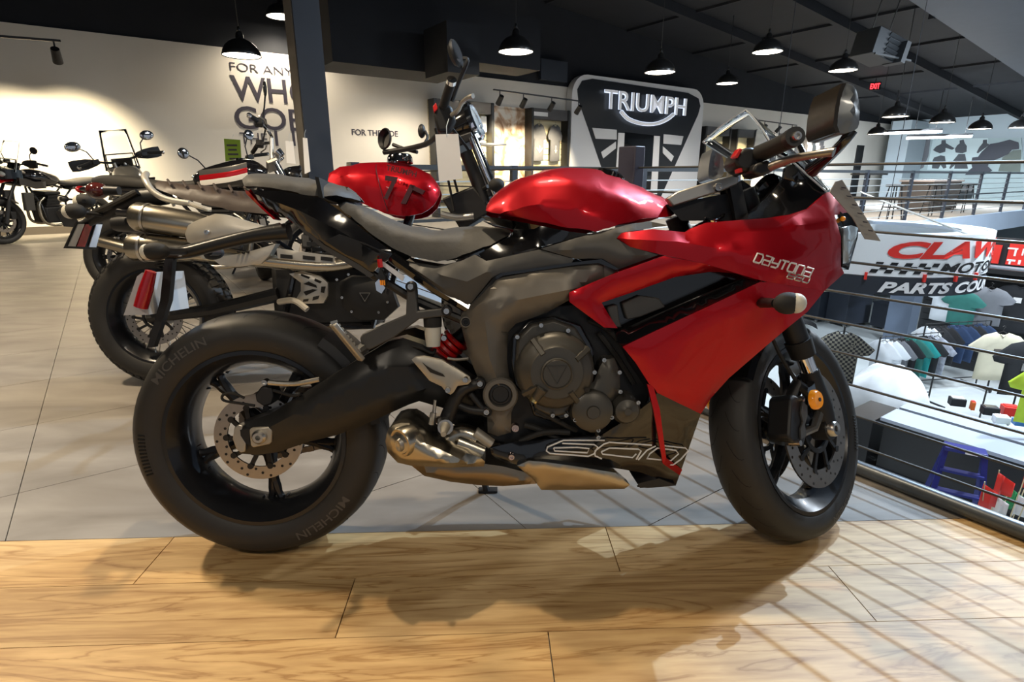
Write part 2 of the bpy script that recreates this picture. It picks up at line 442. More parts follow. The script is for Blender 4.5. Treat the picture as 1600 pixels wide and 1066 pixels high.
# steel column at the corner of the gallery
pa, _ = on_n(484, 150, 5.3)
pl = empty('steel_column', Matrix.Translation(B(pa, 5.3, -.012)), 'dark navy steel column rising from the gallery corner to the ceiling', 'column')
pl['kind'] = 'structure'
RB = Matrix.Rotation(BA, 3, 'Z')
for d in (-1, 1): MB().box(RB@V((0, d*.12, 3.1)), (.22, .022, 6.2), M=RB).build('flange', M_navy, pl)
MB().box((0, 0, 3.1), (.022, .22, 6.2), M=RB).build('web', M_navy, pl)
MB().box(RB@V((-.11, 0, 3.1)), (.012, .22, 6.2), M=RB).build('lit_face_plate', mat('column_lit_face', (.13, .115, .095), .6), pl)  # added plate; light on the column's left side is put into its brown
# dark air handling boxes under the roof
du = empty('air_duct', Matrix.Identity(4), 'black boxed air duct hung under the roof beside the column', 'duct')
def ductbox(nm, px0, px1, py0, py1, n, dn):
    a0, z0 = on_n(px0, py1, n); a1, z1 = on_n(px1, py0, n)
    return bbox(nm, a0, a1, n, n+dn, z0, min(z1, z0+1.6), M_dark, du)
ductbox('duct_run', 520, 720, -40, 96, 9.6, 1.0)
ductbox('unit_casing', 700, 748, 40, 112, 8.6, .8)
a0, z0 = on_n(752, 104, 10.)
bbox('duct_elbow', a0-1.3, a0+1.2, 9.7, 10.5, z0, z0+.9, M_dark, du)
# ================================================================== writing on the back wall
WN = WALL_N-.004
M_ink = mat('wall_ink', (.045, .040, .060), .6, var=0)
def wall_text(name, txt, p0, p1, cap, label, m=M_ink, off=0., n=WN, parent=None, lift=.006, slant=0.):
    """p0/p1: base line corners in pixels, cap: height of the capitals in pixels"""
    a0, z0 = on_n(*p0, n); a1, z1 = on_n(*p1, n); _, zt = on_n(p0[0], p0[1]-cap, n); h = zt-z0
    f = lambda s, t: B(a0+(a1-a0)*s+slant*t*h, n, z0+(z1-z0)*s*0+h*t)
    o = text_obj(name, txt, f, m, parent, th=NX*-lift, offset=off)
    if label: tag(o, label, 'lettering')
    return o
wall_text('wall_lettering', 'FOR ANYONE', (360, 110), (503, 123), 13, 'slogan line FOR ANYONE in thin dark capitals on the cream wall', off=-.012)
wall_text('wall_lettering', 'WHO', (364, 157), (490, 173), 40, 'large dark word WHO on the cream wall under the slogan', off=.01)
wall_text('wall_lettering', 'GOES', (369, 201), (497, 209), 36, 'large dark word GOES below WHO on the cream wall', off=.01)
th_ = wall_text('wall_lettering', 'THE', (376, 225), (419, 227), 18, 'slogan word THE under GOES on the cream wall', off=-.012)
for sx_ in (431, 458):
    sa_, sz_ = on_n(sx_, 228, WN); bbox('letter_stroke', sa_, sa_+.055, WN-.006, WN, sz_, sz_+.30, M_ink, th_)
wall_text('wall_lettering', 'FOR THE RIDE', (550, 211), (622, 215), 9.5, 'small dark words FOR THE RIDE on the cream wall beyond the column', off=.015)
# ================================================================== pendant lamps
def pendant_meshes():
    s = MB().lathe([(.275,0),(.28,.01),(.262,.07),(.225,.135),(.165,.19),(.10,.225),(.06,.24),(.055,.30),(.035,.33),(.0,.335)], (0,0,0), (0,0,1), 32)
    s.lathe([(.27,.004),(.25,.07),(.21,.13),(.15,.18),(.0,.21)], (0,0,0), (0,0,1), 32)
    b = MB().lathe([(0,.045),(.14,.035),(.235,.022),(.262,.012)], (0,0,0), (0,0,1), 28)
    k = MB().cyl((0,0,.33), (0,0,.40), .03, .02, 12)
    c = MB().cyl((0,0,.40), (0,0,2.2), .006, None, 6)
    return s.mesh('shade'), b.mesh('diffuser'), k.mesh('socket'), c.mesh('cord')
PS = pendant_meshes(); M_shade = mat('lamp_shade', (.055, .055, .055), .28, .75, var=.05)
LW = lamp_data('SPOT', 'pendant_light', (1, .86, .66), 210, spot_size=R(150), spot_blend=.7, shadow_soft_size=.10)
LC = lamp_data('SPOT', 'pendant_light_cool', (1, .93, .84), 300, spot_size=R(150), spot_blend=.7, shadow_soft_size=.12)
LN = lamp_data('SPOT', 'pendant_light_near', (1, .80, .54), 150, spot_size=R(150), spot_blend=.7, shadow_soft_size=.045)
def pendant(p, label, data, sc=1.):
    e = empty('pendant_lamp', Matrix.Translation(p)@Matrix.Scale(sc, 4), label, 'lamp', 'dome pendant lamps')
    for me, nm, m in zip(PS, ('shade', 'diffuser', 'socket', 'cord'), (M_shade, M_bulb, M_black, M_black)):
        o = meshobj(nm, me, m, e)
        if nm == 'cord':
            top = cz(V(p).dot(AX))-p[2]; o.scale = (1, 1, max(.1, (top/sc-.40)/1.8)); o.location.z = .40*(1-o.scale.z)
    if data: light('lamp_light', data, (0, 0, -.02), parent=e)
    return e
for x, y, w, lb, d in (
    (378, 88, 58, 'dark dome pendant lamp hanging before the FOR ANYONE wall lettering', LW),
    (440, 27, 46, 'dome pendant lamp partly hidden by the steel column', LW),
    (658, 120, 42, 'dome pendant lamp hanging under the black air duct', LW),
    (806, 82, 56, 'dome pendant lamp between the air duct and the emblem sign', LW),
    (1012, 110, 27, 'small distant dome pendant lamp overlapped by a bigger one at the emblem sign', None),
    (1031, 114, 48, 'dome pendant lamp in front of the top of the emblem sign', LC),
    (1136, 131, 33, 'dome pendant lamp just past the emblem sign corner', LC),
    (1199, 82, 46, 'chrome-topped dome pendant lamp beside the hanging unit heater', LC),
    (1317, 111, 42, 'dome pendant lamp under the hanging unit heater', LC),
    (1399, 183, 38, 'dome pendant lamp before the dark ceiling above the tall stools', LC),
    (1472, 192, 35, 'dome pendant lamp above the start of the rider mural', LC),
    (1531, 202, 32, 'dome pendant lamp above the map shape of the mural', None),
    (1593, 200, 29, 'dome pendant lamp above the far end of the mural', None),
    (1370, 210, 27, 'small dome pendant lamp beside the linear ceiling lights', None),
    (1299, 203, 22, 'small dome pendant lamp seen past the motorcycle mirror', LC)):
    Z = .56*FPX/w; p = zdep(x, y, Z)
    pendant(p, lb, d)
LL = lamp_data('SPOT', 'pendant_light_warm', (1, .80, .54), 330, spot_size=R(150), spot_blend=.7, shadow_soft_size=.10)
LF = lamp_data('SPOT', 'pendant_light_front', (1, .88, .72), 75, spot_size=R(150), spot_blend=.7, shadow_soft_size=.14)
for x, y, z, lb, d in ((-.25, 1.75, 3.3, 'dome pendant lamp hung high above the red sports motorcycle', LN), (-3.0, 2.4, 3.1, 'dome pendant lamp hung high above the scrambler tail', LL), (-6.2, 5.6, 3.1, 'dome pendant lamp hung high above the adventure bikes', LW),
                   (-1.5, -1.3, 3.0, 'dome pendant lamp over the open side of the oak strip', LF), (1.1, -1.6, 3.0, 'dome pendant lamp over the oak strip near the railing', LF)):
    pendant((x, y, z), lb, d)
# ================================================================== track lights
def track(name, pts_px, n, heads, label, glow=(), data=None):
    p = [B(*on_n(px, py, n)[:1], n, on_n(px, py, n)[1]) for px, py in pts_px]
    e = empty(name, Matrix.Translation(p[0]), label, 'track light', 'track lights on the back wall')
    o = p[0]; MB().bar((0,0,0), p[1]-o, .035, .03).build('rail', M_black, e)
    for k, (px, py) in enumerate(heads):
        a, z = on_n(px, py, n); q = B(a, n, z)-o; t = max(0, min(1, q.dot(p[1]-o)/(p[1]-o).length_squared)); r = (p[1]-o)*t
        MB().cyl(r, r+V((0,0,-.12)), .012).build('stem', M_black, e)
        c = r+V((0,0,-.2)); d = (NX*.70+V((0,0,-.71))).normalized()
        MB().cyl(c-d*.11, c+d*.11, .055, .065, 14).build('spot_head', M_black, e)
        g = MB().cyl(c+d*.111, c+d*.116, .05, None, 14).build('spot_lens', M_bulb, e)
        if data: light('spot_light', data, c+d*.13, c+d*3, e)
    return e
TS = lamp_data('SPOT', 'track_spot', (1, .84, .58), 520, spot_size=R(75), spot_blend=.8, shadow_soft_size=.05)
TS2 = lamp_data('SPOT', 'track_spot_wall', (1, .83, .55), 520, spot_size=R(85), spot_blend=.9, shadow_soft_size=.05)
track('track_light', ((-60, 52), (95, 64)), WALL_N-1.6, ((-30, 58), (84, 66)), 'black track light on the cream wall above the adventure bikes', data=TS2)
track('track_light', ((771, 140), (905, 158)), WALL_N-1.5, ((781, 145), (818, 150), (862, 154), (904, 158)), 'black track light with four spots above the clothing bays', data=TS)
track('track_light', ((1185, 188), (1245, 196)), WALL_N-1.5, ((1195, 192), (1217, 195), (1238, 197)), 'black track light seen past the windscreen by the picture wall', data=TS)
# ================================================================== emblem sign on the back wall
def wpoly(pxs, n): return [B(on_n(x, y, n)[0], n, on_n(x, y, n)[1]) for x, y in pxs]
def c5(x, y): return (700+x/3.81, 100+y/3.81)
sg = empty('emblem_sign', Matrix.Identity(4), 'tall white and black portal sign with silver TRIUMPH lettering on the back wall', 'sign')
sa0, _ = on_n(*c5(738, 200), WALL_N-.25); sa1, _ = on_n(*c5(1518, 300), WALL_N-.25)
_, st0 = on_n(*c5(790, 52), WALL_N-.25); st1 = on_n(*c5(1440, 150), WALL_N-.25)[1]; st = (st0+st1)/2
def rrect(a0, a1, z0, z1, r, n):
    out = [B(a0, n, z0), B(a1, n, z0)]
    for k in range(7): t = math.pi/2*k/6; out.append(B(a1-r+r*math.cos(t), n, z1-r+r*math.sin(t)))
    for k in range(7): t = math.pi/2*(1+k/6); out.append(B(a0+r+r*math.cos(t), n, z1-r+r*math.sin(t)))
    return out
MB().prism(rrect(sa0, sa1, 0, st, .55, WALL_N-.25), NX*.23).build('white_surround', M_white, sg)
M_sgb = mat('sign_black', (.014, .016, .020), .35, var=.05)
blk = [c5(*q) for q in ((778,215),(772,150),(800,100),(860,88),(1430,172),(1492,205),(1503,250),(1490,300),(1275,775),(1250,830),(985,830),(960,740))]
MB().prism(wpoly(blk, WALL_N-.27), NX*.02).build('black_shield', M_sgb, sg)
for q in (((860,380),(1005,392),(1005,450),(880,445)), ((912,525),(1000,462),(1000,502),(925,562)), ((1015,410),(1052,412),(1040,630),(1000,630)),
          ((1285,418),(1402,430),(1388,482),(1283,475)), ((1280,490),(1345,550),(1330,582),(1280,530)), ((1228,428),(1262,430),(1245,775),(1205,775))):
    MB().prism(wpoly([c5(*z) for z in q], WALL_N-.285), NX*.015).build('white_stripe', M_white, sg)
MB().prism(wpoly([c5(*z) for z in ((1052,405),(1225,425),(1205,790),(1040,760))], WALL_N-.278), NX*.012).build('door_panel', M_gloss, sg)
la0, lz0 = on_n(*c5(928, 262), WALL_N-.36); la1, lz1 = on_n(*c5(1412, 312), WALL_N-.36); _, lzt = on_n(*c5(928, 148), WALL_N-.36); _, lzt1 = on_n(*c5(1412, 208), WALL_N-.36)
M_letf = mat('letter_face_glow', (.78, .79, .82), .4, .1, emit=.22, var=0); M_lete = mat('letter_edge_glow', (.72, .82, 1), .5, emit=.75, var=0)  # faces get a slight added glow; only the backlit edges really shine
lzb = (lz0+lz1)/2; lzh = (lzt+lzt1)/2
ARC = lambda s: .10*math.sin(math.pi*s)
text_obj('letters_back', 'TRIUMPH', lambda s, t: B(la0+(la1-la0)*s, WALL_N-.345, lzb+(lzh-lzb)*t), M_lete, sg, th=NX*-.02, offset=.020)
text_obj('letters', 'TRIUMPH', lambda s, t: B(la0+(la1-la0)*s, WALL_N-.37, lzb+(lzh-lzb)*t), M_letf, sg, th=NX*-.02, offset=.002)
for nm, rr, nn, m in (('swoosh_back', .06, WALL_N-.35, M_lete), ('swoosh', .045, WALL_N-.40, M_letf)):
    pts = []
    for x, y in ((1030,282),(1070,325),(1125,348),(1180,358),(1240,355),(1300,332),(1342,300)):
        a, z = on_n(*c5(x, y), nn); pts.append(B(a, nn, z))
    MB().tube(smooth_path(pts, 4), rr, 6).build(nm, m, sg)
# ================================================================== clothing bays on the back wall
def shirt_mesh(w=.46, h=.72, th=.05, rag=0, sleeve=.2, seed=1):
    rnd = random.Random(seed); mb = MB(); out = [(-.5*w,0),(-.2*w,-.01),(.2*w,.0),(.5*w,0),(.5*w,.62*h),(.5*w+sleeve*.62,.60*h),(.5*w+sleeve*.85,.70*h),(.46*w,.93*h),(.16*w,h),(.07*w,.945*h),(-.07*w,.945*h),(-.16*w,h),(-.46*w,.93*h),(-.5*w-sleeve*.85,.70*h),(-.5*w-sleeve*.62,.60*h),(-.5*w,.62*h)]
    out = [(x+rnd.uniform(-1,1)*.006, z+rnd.uniform(-1,1)*.008) for x, z in out]
    n = len(out); c = (0, .5*h)
    rings = []
    for sgn, sc in ((0,1.),(1,.93),(1,.6)):
        rings.append([V((c[0]+(x-c[0])*sc, -th*.5*(0 if sc == 1 else (1 if sc > .7 else 1.25))+.010*math.sin(9*x/w+i), c[1]+(z-c[1])*sc)) for i, (x, z) in enumerate(out)])
    back = [V((p.x, th*.5, p.z)) for p in rings[1]]
    vs = rings[0]+rings[1]+rings[2]+back; fs = []
    for k in (0, 1): fs += [(k*n+i, k*n+(i+1)%n, (k+1)*n+(i+1)%n, (k+1)*n+i) for i in range(n)]
    fs.append(tuple(2*n+i for i in range(n))); fs += [(i, (i+1)%n, 3*n+(i+1)%n, 3*n+i) for i in range(n)]; fs.append(tuple(3*n+i for i in range(n)))
    return mb.add(vs, fs, True)
def hanger(e, h, m):
    MB().tube([(-.19,0,h-.075),(0,0,h+.01),(.19,0,h-.075)], .007, 5).tube([(0,0,h+.01),(0,0,h+.05),(.02,0,h+.075),(.0,0,h+.095),(-.02,0,h+.08)], .004, 5).build('hanger', m, e)
def shirt(p, yaw, m, label, group=None, w=.46, h=.72, sc=1., hang=True, seed=1, sleeve=.2, logo=None):
    e = empty('t_shirt', Matrix.Translation(p)@Matrix.Rotation(yaw, 4, 'Z')@Matrix.Scale(sc, 4), label, 't-shirt', group)
    shirt_mesh(w, h, seed=seed, sleeve=sleeve).build('shirt_body', m, e, sharp=60)
    MB().tube([(-.07*w,-.02,h*.955),(0,-.034,h*.91),(.07*w,-.02,h*.955)], .008, 5).build('collar', m, e)
    if hang: hanger(e, h, M_black)
    if logo:
        (lx, lz, lw, lh), lm = logo
        MB().box((lx, -.043, lz), (lw, .012, lh)).build('print', lm, e)
    return e
def bay(px0, px1, pyt, label, header, n=WALL_N):
    a0, zt = on_n(px0, pyt, n-.3); a1, _ = on_n(px1, pyt+8, n-.3); zt -= .02
    e = empty('display_bay', Matrix.Identity(4), label, 'display', 'clothing bays on the back wall')
    bbox('back_panel', a0, a1, n-.06, n-.02, .02, zt, M_slat, e)
    k = 0; z = .2
    while z < zt-.55:
        bbox('slat', a0+.06, a1-.06, n-.085, n-.06, z, z+.13, M_slat, e); z += .15
    for q0, q1 in ((a0, a0+.07), (a1-.07, a1)): bbox('side_panel', q0, q1, n-.36, n-.02, 0, zt, M_black, e)
    bbox('header_panel', a0+.07, a1-.07, n-.33, n-.1, zt-.26, zt, M_grey, e)
    bbox('base_shelf', a0+.07, a1-.07, n-.36, n-.09, .35, .40, M_black, e)
    return a0, a1, zt, e
b0 = bay(676, 770, 152, 'clothing display bay holding boxed goods beside the sepia poster', None)
b1 = bay(829, 889, 167, 'clothing display bay holding two charcoal shirts beside the emblem sign', None)
bbox('header_strip', b1[0]+.09, b1[0]+.55, WALL_N-.335, WALL_N-.33, b1[2]-.19, b1[2]-.09, M_white, b1[3])
b2 = bay(1102, 1142, 196, 'clothing display bay just past the emblem sign', None)
b3 = bay(1152, 1180, 200, 'narrow clothing display bay near the picture wall', None)
pz = lambda px, py, n: B(on_n(px, py, n)[0], n, on_n(px, py, n)[1])
for k, (px, lb, sd) in enumerate(((846.5, 'charcoal t-shirt with winged white print hung in the clothing bay', 3), (877, 'charcoal t-shirt with small white print hung in the clothing bay', 4))):
    W_b = b1[1]-b1[0]-.14; ss = .47*W_b/.76; hs = .95/ss; zh = min(pz(px, 248, WALL_N-.16).z, b1[2]-.28-(hs+.11)*ss)
    e = shirt(B(b1[0]+.07+W_b*(.26+.48*k), WALL_N-.19, zh), BA, M_grey, lb, 'charcoal shirts in the wall bay', w=.46, h=hs, sc=ss, seed=sd, sleeve=.14)
    if k == 0:
        for sx in (-1, 1): MB().prism([(0,-.05,.36),(sx*.09,-.05,.44),(sx*.14,-.05,.47),(sx*.10,-.05,.40),(sx*.04,-.05,.33)], (0,-.006,0)).build('print', M_white, e)
        MB().box((0,-.05,.42), (.03,.01,.24)).build('print', M_white, e)
    else:
        MB().box((0,-.05,.46), (.018,.01,.2)).build('print', M_white, e)
        MB().prism([(-.06,-.05,.40),(.06,-.05,.40),(0,-.05,.28)], (0,-.006,0)).build('print', M_slat, e)
a0, a1, zt, e = b0
for k, (px, py, w, h, m, nm) in enumerate(((722, 192, .50, .36, M_white, 'boxed white glove pack'), (755, 194, .30, .36, M_paper, 'tall pale glove pack'), (740, 193, .2, .36, M_grey, 'dark glove pack'), (735, 213, .6, .16, M_paper, 'flat white pack'), (694, 194, .45, .4, M_white, 'white folded shirt pack'))):
    p = pz(px, py, WALL_N-.16); o = MB().box(p, (w*.55, .06, h), BA).build('glove_pack', m)
    tag(o, nm+' hung on the slatted bay beside the sepia poster', 'package')
    MB().cyl(p+V((0,0,h*.5-.02))-NX*.05, p+V((0,0,h*.5-.02))+NX*.068, .01).build('peg', M_steel, o)
tag(MB().box(pz(755, 226, WALL_N-.85), (.9, .7, .04), BA).build('display_shelf', M_paper), 'white shelf of goods below the boxed glove packs', 'shelf')
# sepia poster
mp_ = bpy.data.materials.new('sepia_print'); mp_.use_nodes = True; nt = mp_.node_tree; bs = nt.nodes['Principled BSDF']
nz = nt.nodes.new('ShaderNodeTexNoise'); nz.inputs['Scale'].default_value = 1.7; nz.inputs['Detail'].default_value = 6; nz.inputs['Distortion'].default_value = 2.2
rp = nt.nodes.new('ShaderNodeValToRGB'); el = rp.color_ramp.elements; el[0].position = .36; el[0].color = (.30, .16, .08, 1); el[1].position = .56; el[1].color = (.72, .68, .60, 1)
k_ = el.new(.46); k_.color = (.58, .42, .28, 1)
tc_ = nt.nodes.new('ShaderNodeTexCoord'); nt.links.new(tc_.outputs['Object'], nz.inputs['Vector']); nt.links.new(nz.outputs['Fac'], rp.inputs[0]); nt.links.new(rp.outputs[0], bs.inputs['Base Color'])
pa0, pzt = on_n(771, 165, WALL_N-.05); pa1, _ = on_n(829, 170, WALL_N-.05)
tag(bbox('wall_poster', pa0, pa1, WALL_N-.05, WALL_N-.004, .3, pzt, mp_), 'tall sepia photo poster between the two clothing bays', 'poster')
# picture wall: small framed cards beyond the sign
ga, gz = on_n(1205, 215, WN)
for r in range(4):
    for c in range(7):
        a, z = on_n(1203+c*13, 214+r*13+c*1.2, WN)
        o = bbox('wall_card', a, a+.30, WALL_N-.03, WALL_N-.002, z-.16, z+.16, (M_grey, M_steel, M_base)[(r*3+c*5) % 3])
        tag(o, 'small framed card in the grid on the wall seen past the windscreen', 'picture', 'grid of cards on the back wall')
# ================================================================== cable railing beside the motorcycles
rl = empty('cable_railing', Matrix.Identity(4), 'steel cable railing with dark box posts beside the sports motorcycle', 'railing')
for z in [.1*k for k in range(1, 11)]:
    MB().cyl(B(RAIL_A, -4.5, z), B(RAIL_A, DECK_N, z), .0044, None, 8).build('cable', M_cable, rl)
MB().cyl(B(RAIL_A, -4.5, .025), B(RAIL_A, DECK_N, .025), .024, None, 14).build('base_tube', M_tube, rl)
n1 = on_a(987, 240, RAIL_A)[0]
for n, w in ((n1, .10), (DECK_N-.02, .13), (n1-3.6, .10)):
    o = MB().box(B(RAIL_A, n, .545), (w*.62, w, 1.09), BA).build('post', M_purple, rl, .004)
    for z in (.35, .9): MB().cyl(B(RAIL_A-w*.31-.004, n-.02, z), B(RAIL_A-w*.3, n-.02, z), .007, None, 8).build('post_screw', M_black, o)
fr_px = (1350, 1419, 1480, 1527, 1570)
fa = [on_n(x, 300, DECK_N)[0] for x in fr_px]; sp = (fa[-1]-fa[0])/4
r2 = empty('gallery_railing', Matrix.Identity(4), 'dark post and light cable railing along the far gallery edge', 'railing')
a = fa[0]
while a-sp > RAIL_A+.8: a -= sp
M_lcab = mat('light_cable', (.62, .68, .70), .35, .5, var=.05)
k = a
while k < END_A:
    MB().box(B(k, DECK_N, .50), (.075, .055, 1.16), BA).build('post', M_navy, r2); k += sp
for z in (.14, .27, .40, .65, .78, .91): MB().cyl(B(RAIL_A+.1, DECK_N, z), B(END_A, DECK_N, z), .008, None, 6).build('cable', M_lcab, r2)
for z, h in ((1.05, .05), (.52, .03)): MB().bar(B(RAIL_A+.1, DECK_N, z), B(END_A, DECK_N, z), .05, h).build('rail_bar', M_tube, r2)
bbox('trim_2', RAIL_A+.06, END_A, DECK_N-.06, DECK_N-.001, -.52, -.02, M_fascia)['kind'] = 'structure'
bbox('trim_3', RAIL_A+.062, RAIL_A+.09, -5, DECK_N-.06, -.5, -.013, M_tube)['kind'] = 'structure'
# ================================================================== far gallery furniture and end wall mural
def stool(p, label):
    e = empty('bar_stool', Matrix.Translation(p), label, 'stool', 'tall stools on the far gallery')
    MB().lathe([(0,.74),(.19,.74),(.21,.76),(.20,.79),(0,.80)], (0,0,0), (0,0,1), 20).build('seat', M_black, e)
    for k in range(4):
        t = math.pi/4+k*math.pi/2; c, s = math.cos(t), math.sin(t); MB().tube([(c*.12,s*.12,.74),(c*.23,s*.23,0)], .013, 6).build('leg', M_black, e)
    MB().tube([(.19*math.cos(t_*math.pi/8),.19*math.sin(t_*math.pi/8),.28) for t_ in range(16)], .009, 5, True).build('foot_ring', M_black, e)
def deckpt(px, py, nmin=DECK_N+.45):
    p = on_z(px, py, -.012); k = max(1., nmin/p.dot(NX)); return V((p.x*k, p.y*k, -.012))
stool(deckpt(1390, 343), 'black tall stool by the gallery railing under the pale column'); stool(deckpt(1452, 341), 'black tall stool beside the low brown counter'); stool(deckpt(1502, 338), 'black tall stool in front of the map mural')
p = deckpt(1345, 345); e = empty('high_table', Matrix.Translation(p), 'dark high table by the gallery railing', 'table')
MB().lathe([(0,1.0),(.36,1.0),(.36,1.04),(0,1.04)], (0,0,0), (0,0,1), 24).build('table_top', M_black, e); MB().cyl((0,0,.02), (0,0,1.0), .035).build('pedestal', M_black, e); MB().lathe([(0,.03),(.25,.02),(.26,0)], (0,0,0), (0,0,1), 20).build('foot', M_black, e)
p = deckpt(1446, 336, DECK_N+1.7); e = empty('low_counter', Matrix.Translation(p)@Matrix.Rotation(BA, 4, 'Z'), 'brown fronted low counter with a pale top on the far gallery', 'counter')
MB().box((0,0,.42), (2.2,.8,.8)).build('body', mat('brown_panel', (.10,.085,.075), .6), e); MB().box((0,0,.84), (2.3,.9,.05)).build('counter_top', mat('pale_top', (.50,.42,.38), .5), e)
for k, px in enumerate((1484, 1564)):
    p = deckpt(px, 329, DECK_N+3.0+k*.3); e = empty('lounge_sofa', Matrix.Translation(p)@Matrix.Rotation(BA, 4, 'Z'), ('black lounge sofa on the far gallery below the rider mural', 'black lounge sofa on the far gallery below the map shape')[k], 'sofa')
    MB().box((0,0,.25), (1.3,.8,.34)).build('seat', M_black, e, .04); MB().box((0,.36,.6), (1.3,.2,.5)).build('backrest', M_black, e, .05)
    for s in (-1, 1): MB().box((s*.66,0,.38), (.16,.8,.5)).build('armrest', M_black, e, .04)
# pale column in front of the end wall
ca, _ = on_n(1412, 250, WALL_N-1.2)
bbox('wall_pier', ca-.9, ca+.9, WALL_N-1.6, WALL_N-.8, -.012, 3.3, mat('pier_blue', (.40, .47, .52), .6, var=.05, scale=1))['kind'] = 'structure'
bbox('door_1', on_n(1327, 300, WALL_N)[0], on_n(1337, 300, WALL_N)[0], WALL_N-.05, WALL_N, 0, 2.3, M_black)['kind'] = 'structure'
def c9(x, y): return (1420+x/8.883, 190+y/8.883)
MA = END_A-.05
def mpoly(pts, da=0.): 
    out = []
    for x, y in pts:
        n, z = on_a(*c9(x, y), MA-da); out.append(B(MA-da, n, z))
    return out
mu = empty('wall_mural', Matrix.Identity(4), 'wall mural of motorcycle riders with a dark map shape on the end wall', 'mural')
MB().prism(mpoly(((90,225),(1560,225),(1640,1100),(60,1100))), AX*.04).build('mural_panel', mat('mural_grey', (.40,.50,.52), .6, var=.25, scale=.8), mu)
MB().prism(mpoly(((335,240),(1100,230),(1100,640),(760,680),(255,670)), .02), AX*.015).build('photo_panel', mat('mural_pale', (.60,.72,.74), .6, var=.04, scale=.5), mu)
M_sil = mat('mural_figure', (.085, .095, .11), .7, var=.5, scale=1.5); M_sil2 = mat('mural_figure_mid', (.16,.17,.19), .7, var=.5, scale=2)
for pts in (((455,260),(510,255),(515,300),(600,350),(635,370),(600,392),(510,365),(505,420),(430,440),(375,420),(335,395),(380,345),(450,310)),
            ((330,540),(350,500),(440,470),(500,480),(520,640),(480,655),(440,600),(410,655),(320,650)),
            ((705,262),(760,250),(775,300),(805,340),(800,420),(740,440),(650,430),(640,380),(670,330),(705,305)),
            ((690,450),(780,450),(800,560),(820,655),(630,655),(640,600),(580,655),(560,650),(600,560)),
            ((1030,255),(1085,250),(1085,300),(1120,320),(960,440),(940,430),(975,360),(1025,300))):
    MB().prism(mpoly(pts, .035), AX*.014).build('rider_print', M_sil, mu)
MB().prism(mpoly(((780,740),(830,680),(880,640),(865,580),(880,500),(960,490),(1010,420),(1130,310),(1250,290),(1400,250),(1520,290),(1530,380),(1430,390),(1380,450),(1290,495),(1180,540),(1110,580),(1095,620),(1160,680),(1050,735)), .05), AX*.014).build('map_shape', mat('map_navy', (.050,.055,.075), .6), mu)
MB().prism(mpoly(((1300,500),(1450,400),(1560,390),(1545,700),(1240,690)), .03), AX*.014).build('photo_panel', mat('mural_moss', (.16,.19,.17), .7, var=.5, scale=1.2), mu)
for pts in (((130,520),(200,300),(235,240),(300,240),(270,480),(200,640),(110,680)),):
    MB().prism(mpoly(pts, .03), AX*.014).build('photo_panel', M_sil2, mu)
# ceiling things: linear lights, exit sign, unit heater, vent
for k, (x0, x1, y0, y1) in enumerate(((1383, 1470, 208.5, 205.5), (1418, 1517, 216, 213))):
    p, q = zdep(x0, y0, 17+k*1.2), zdep(x1, y1, 17+k*1.2); e = empty('linear_light', Matrix.Translation(p), ('long linear ceiling light above the pale pier', 'long linear ceiling light along the top of the mural')[k], 'light', 'linear lights by the mural')
    d = q-p; MB().bar((0,0,.06), d+V((0,0,.06)), .12, .06).build('housing', M_black, e); MB().bar((0,0,.0), d, .11, .07).build('tube', M_ledc, e)
    light('tube_light', lamp_data('AREA', 'mural_light', (.82,.92,1), 450, shape='RECTANGLE', size=1.8, size_y=.2), d*.5+V((0,0,-.05)), d*.5+AX*1.2+V((0,0,-1.4)), e)
    for t in (.1, .9): MB().cyl(d*t+V((0,0,.08)), d*t+V((0,0,1.2)), .01).build('hanger_rod', M_black, e)
p = zdep(1367.5, 134.5, 19); e = empty('exit_sign', Matrix.Translation(p)@Matrix.Rotation(R(-25), 4, 'Z'), 'glowing red EXIT sign hung below the dark ceiling', 'sign')
MB().box((0,.05,0), (.34,.05,.26)).build('housing', M_black, e); M_exit = mat('exit_red', (1,.03,.04), .5, emit=4., var=0)
text_obj('exit_letters', 'EXIT', lambda s, t: (-.14+.28*s, .018, -.085+.17*t), M_exit, e, offset=.02); MB().cyl((0,.05,.12), (0,.05,2.), .012).build('stem', M_black, e)
p = zdep(1376, 72, 9.5); HM = Matrix.Translation(p)@Matrix.Rotation(R(20), 4, 'Z')@Matrix.Rotation(R(14), 4, 'Y')
e = empty('unit_heater', HM, 'grey louvred unit heater hung on chains under the roof', 'heater'); M_heat = mat('heater_grey', (.045,.05,.056), .5, .3)
MB().box((0,.1,0), (.55,.45,.42)).build('casing', M_heat, e, .01)
for k in range(5): MB().box((.18,-.14,-.16+k*.08), (.42,.02,.055), M=Matrix.Rotation(R(35), 3, 'X')).build('louvre', M_heat, e)
MB().box((.30,-.1,-.05), (.10,.34,.34)).build('fan_shroud', M_heat, e); MB().bar((-.3,-.2,-.25), (.55,-.2,-.1), .03, .03).build('support_arm', M_heat, e)
for s in (-.2, .2): MB().cyl((s,.1,.2), (s,.1,1.9), .01).build('chain', M_cable, e)
a_, z_ = on_n(868, 110, WALL_N-.2)
tag(MB().box(B(a_, WALL_N-.1, z_), (.9,.12,.5), BA).build('air_vent', M_navy), 'dark louvred vent box on the black upper wall', 'vent')
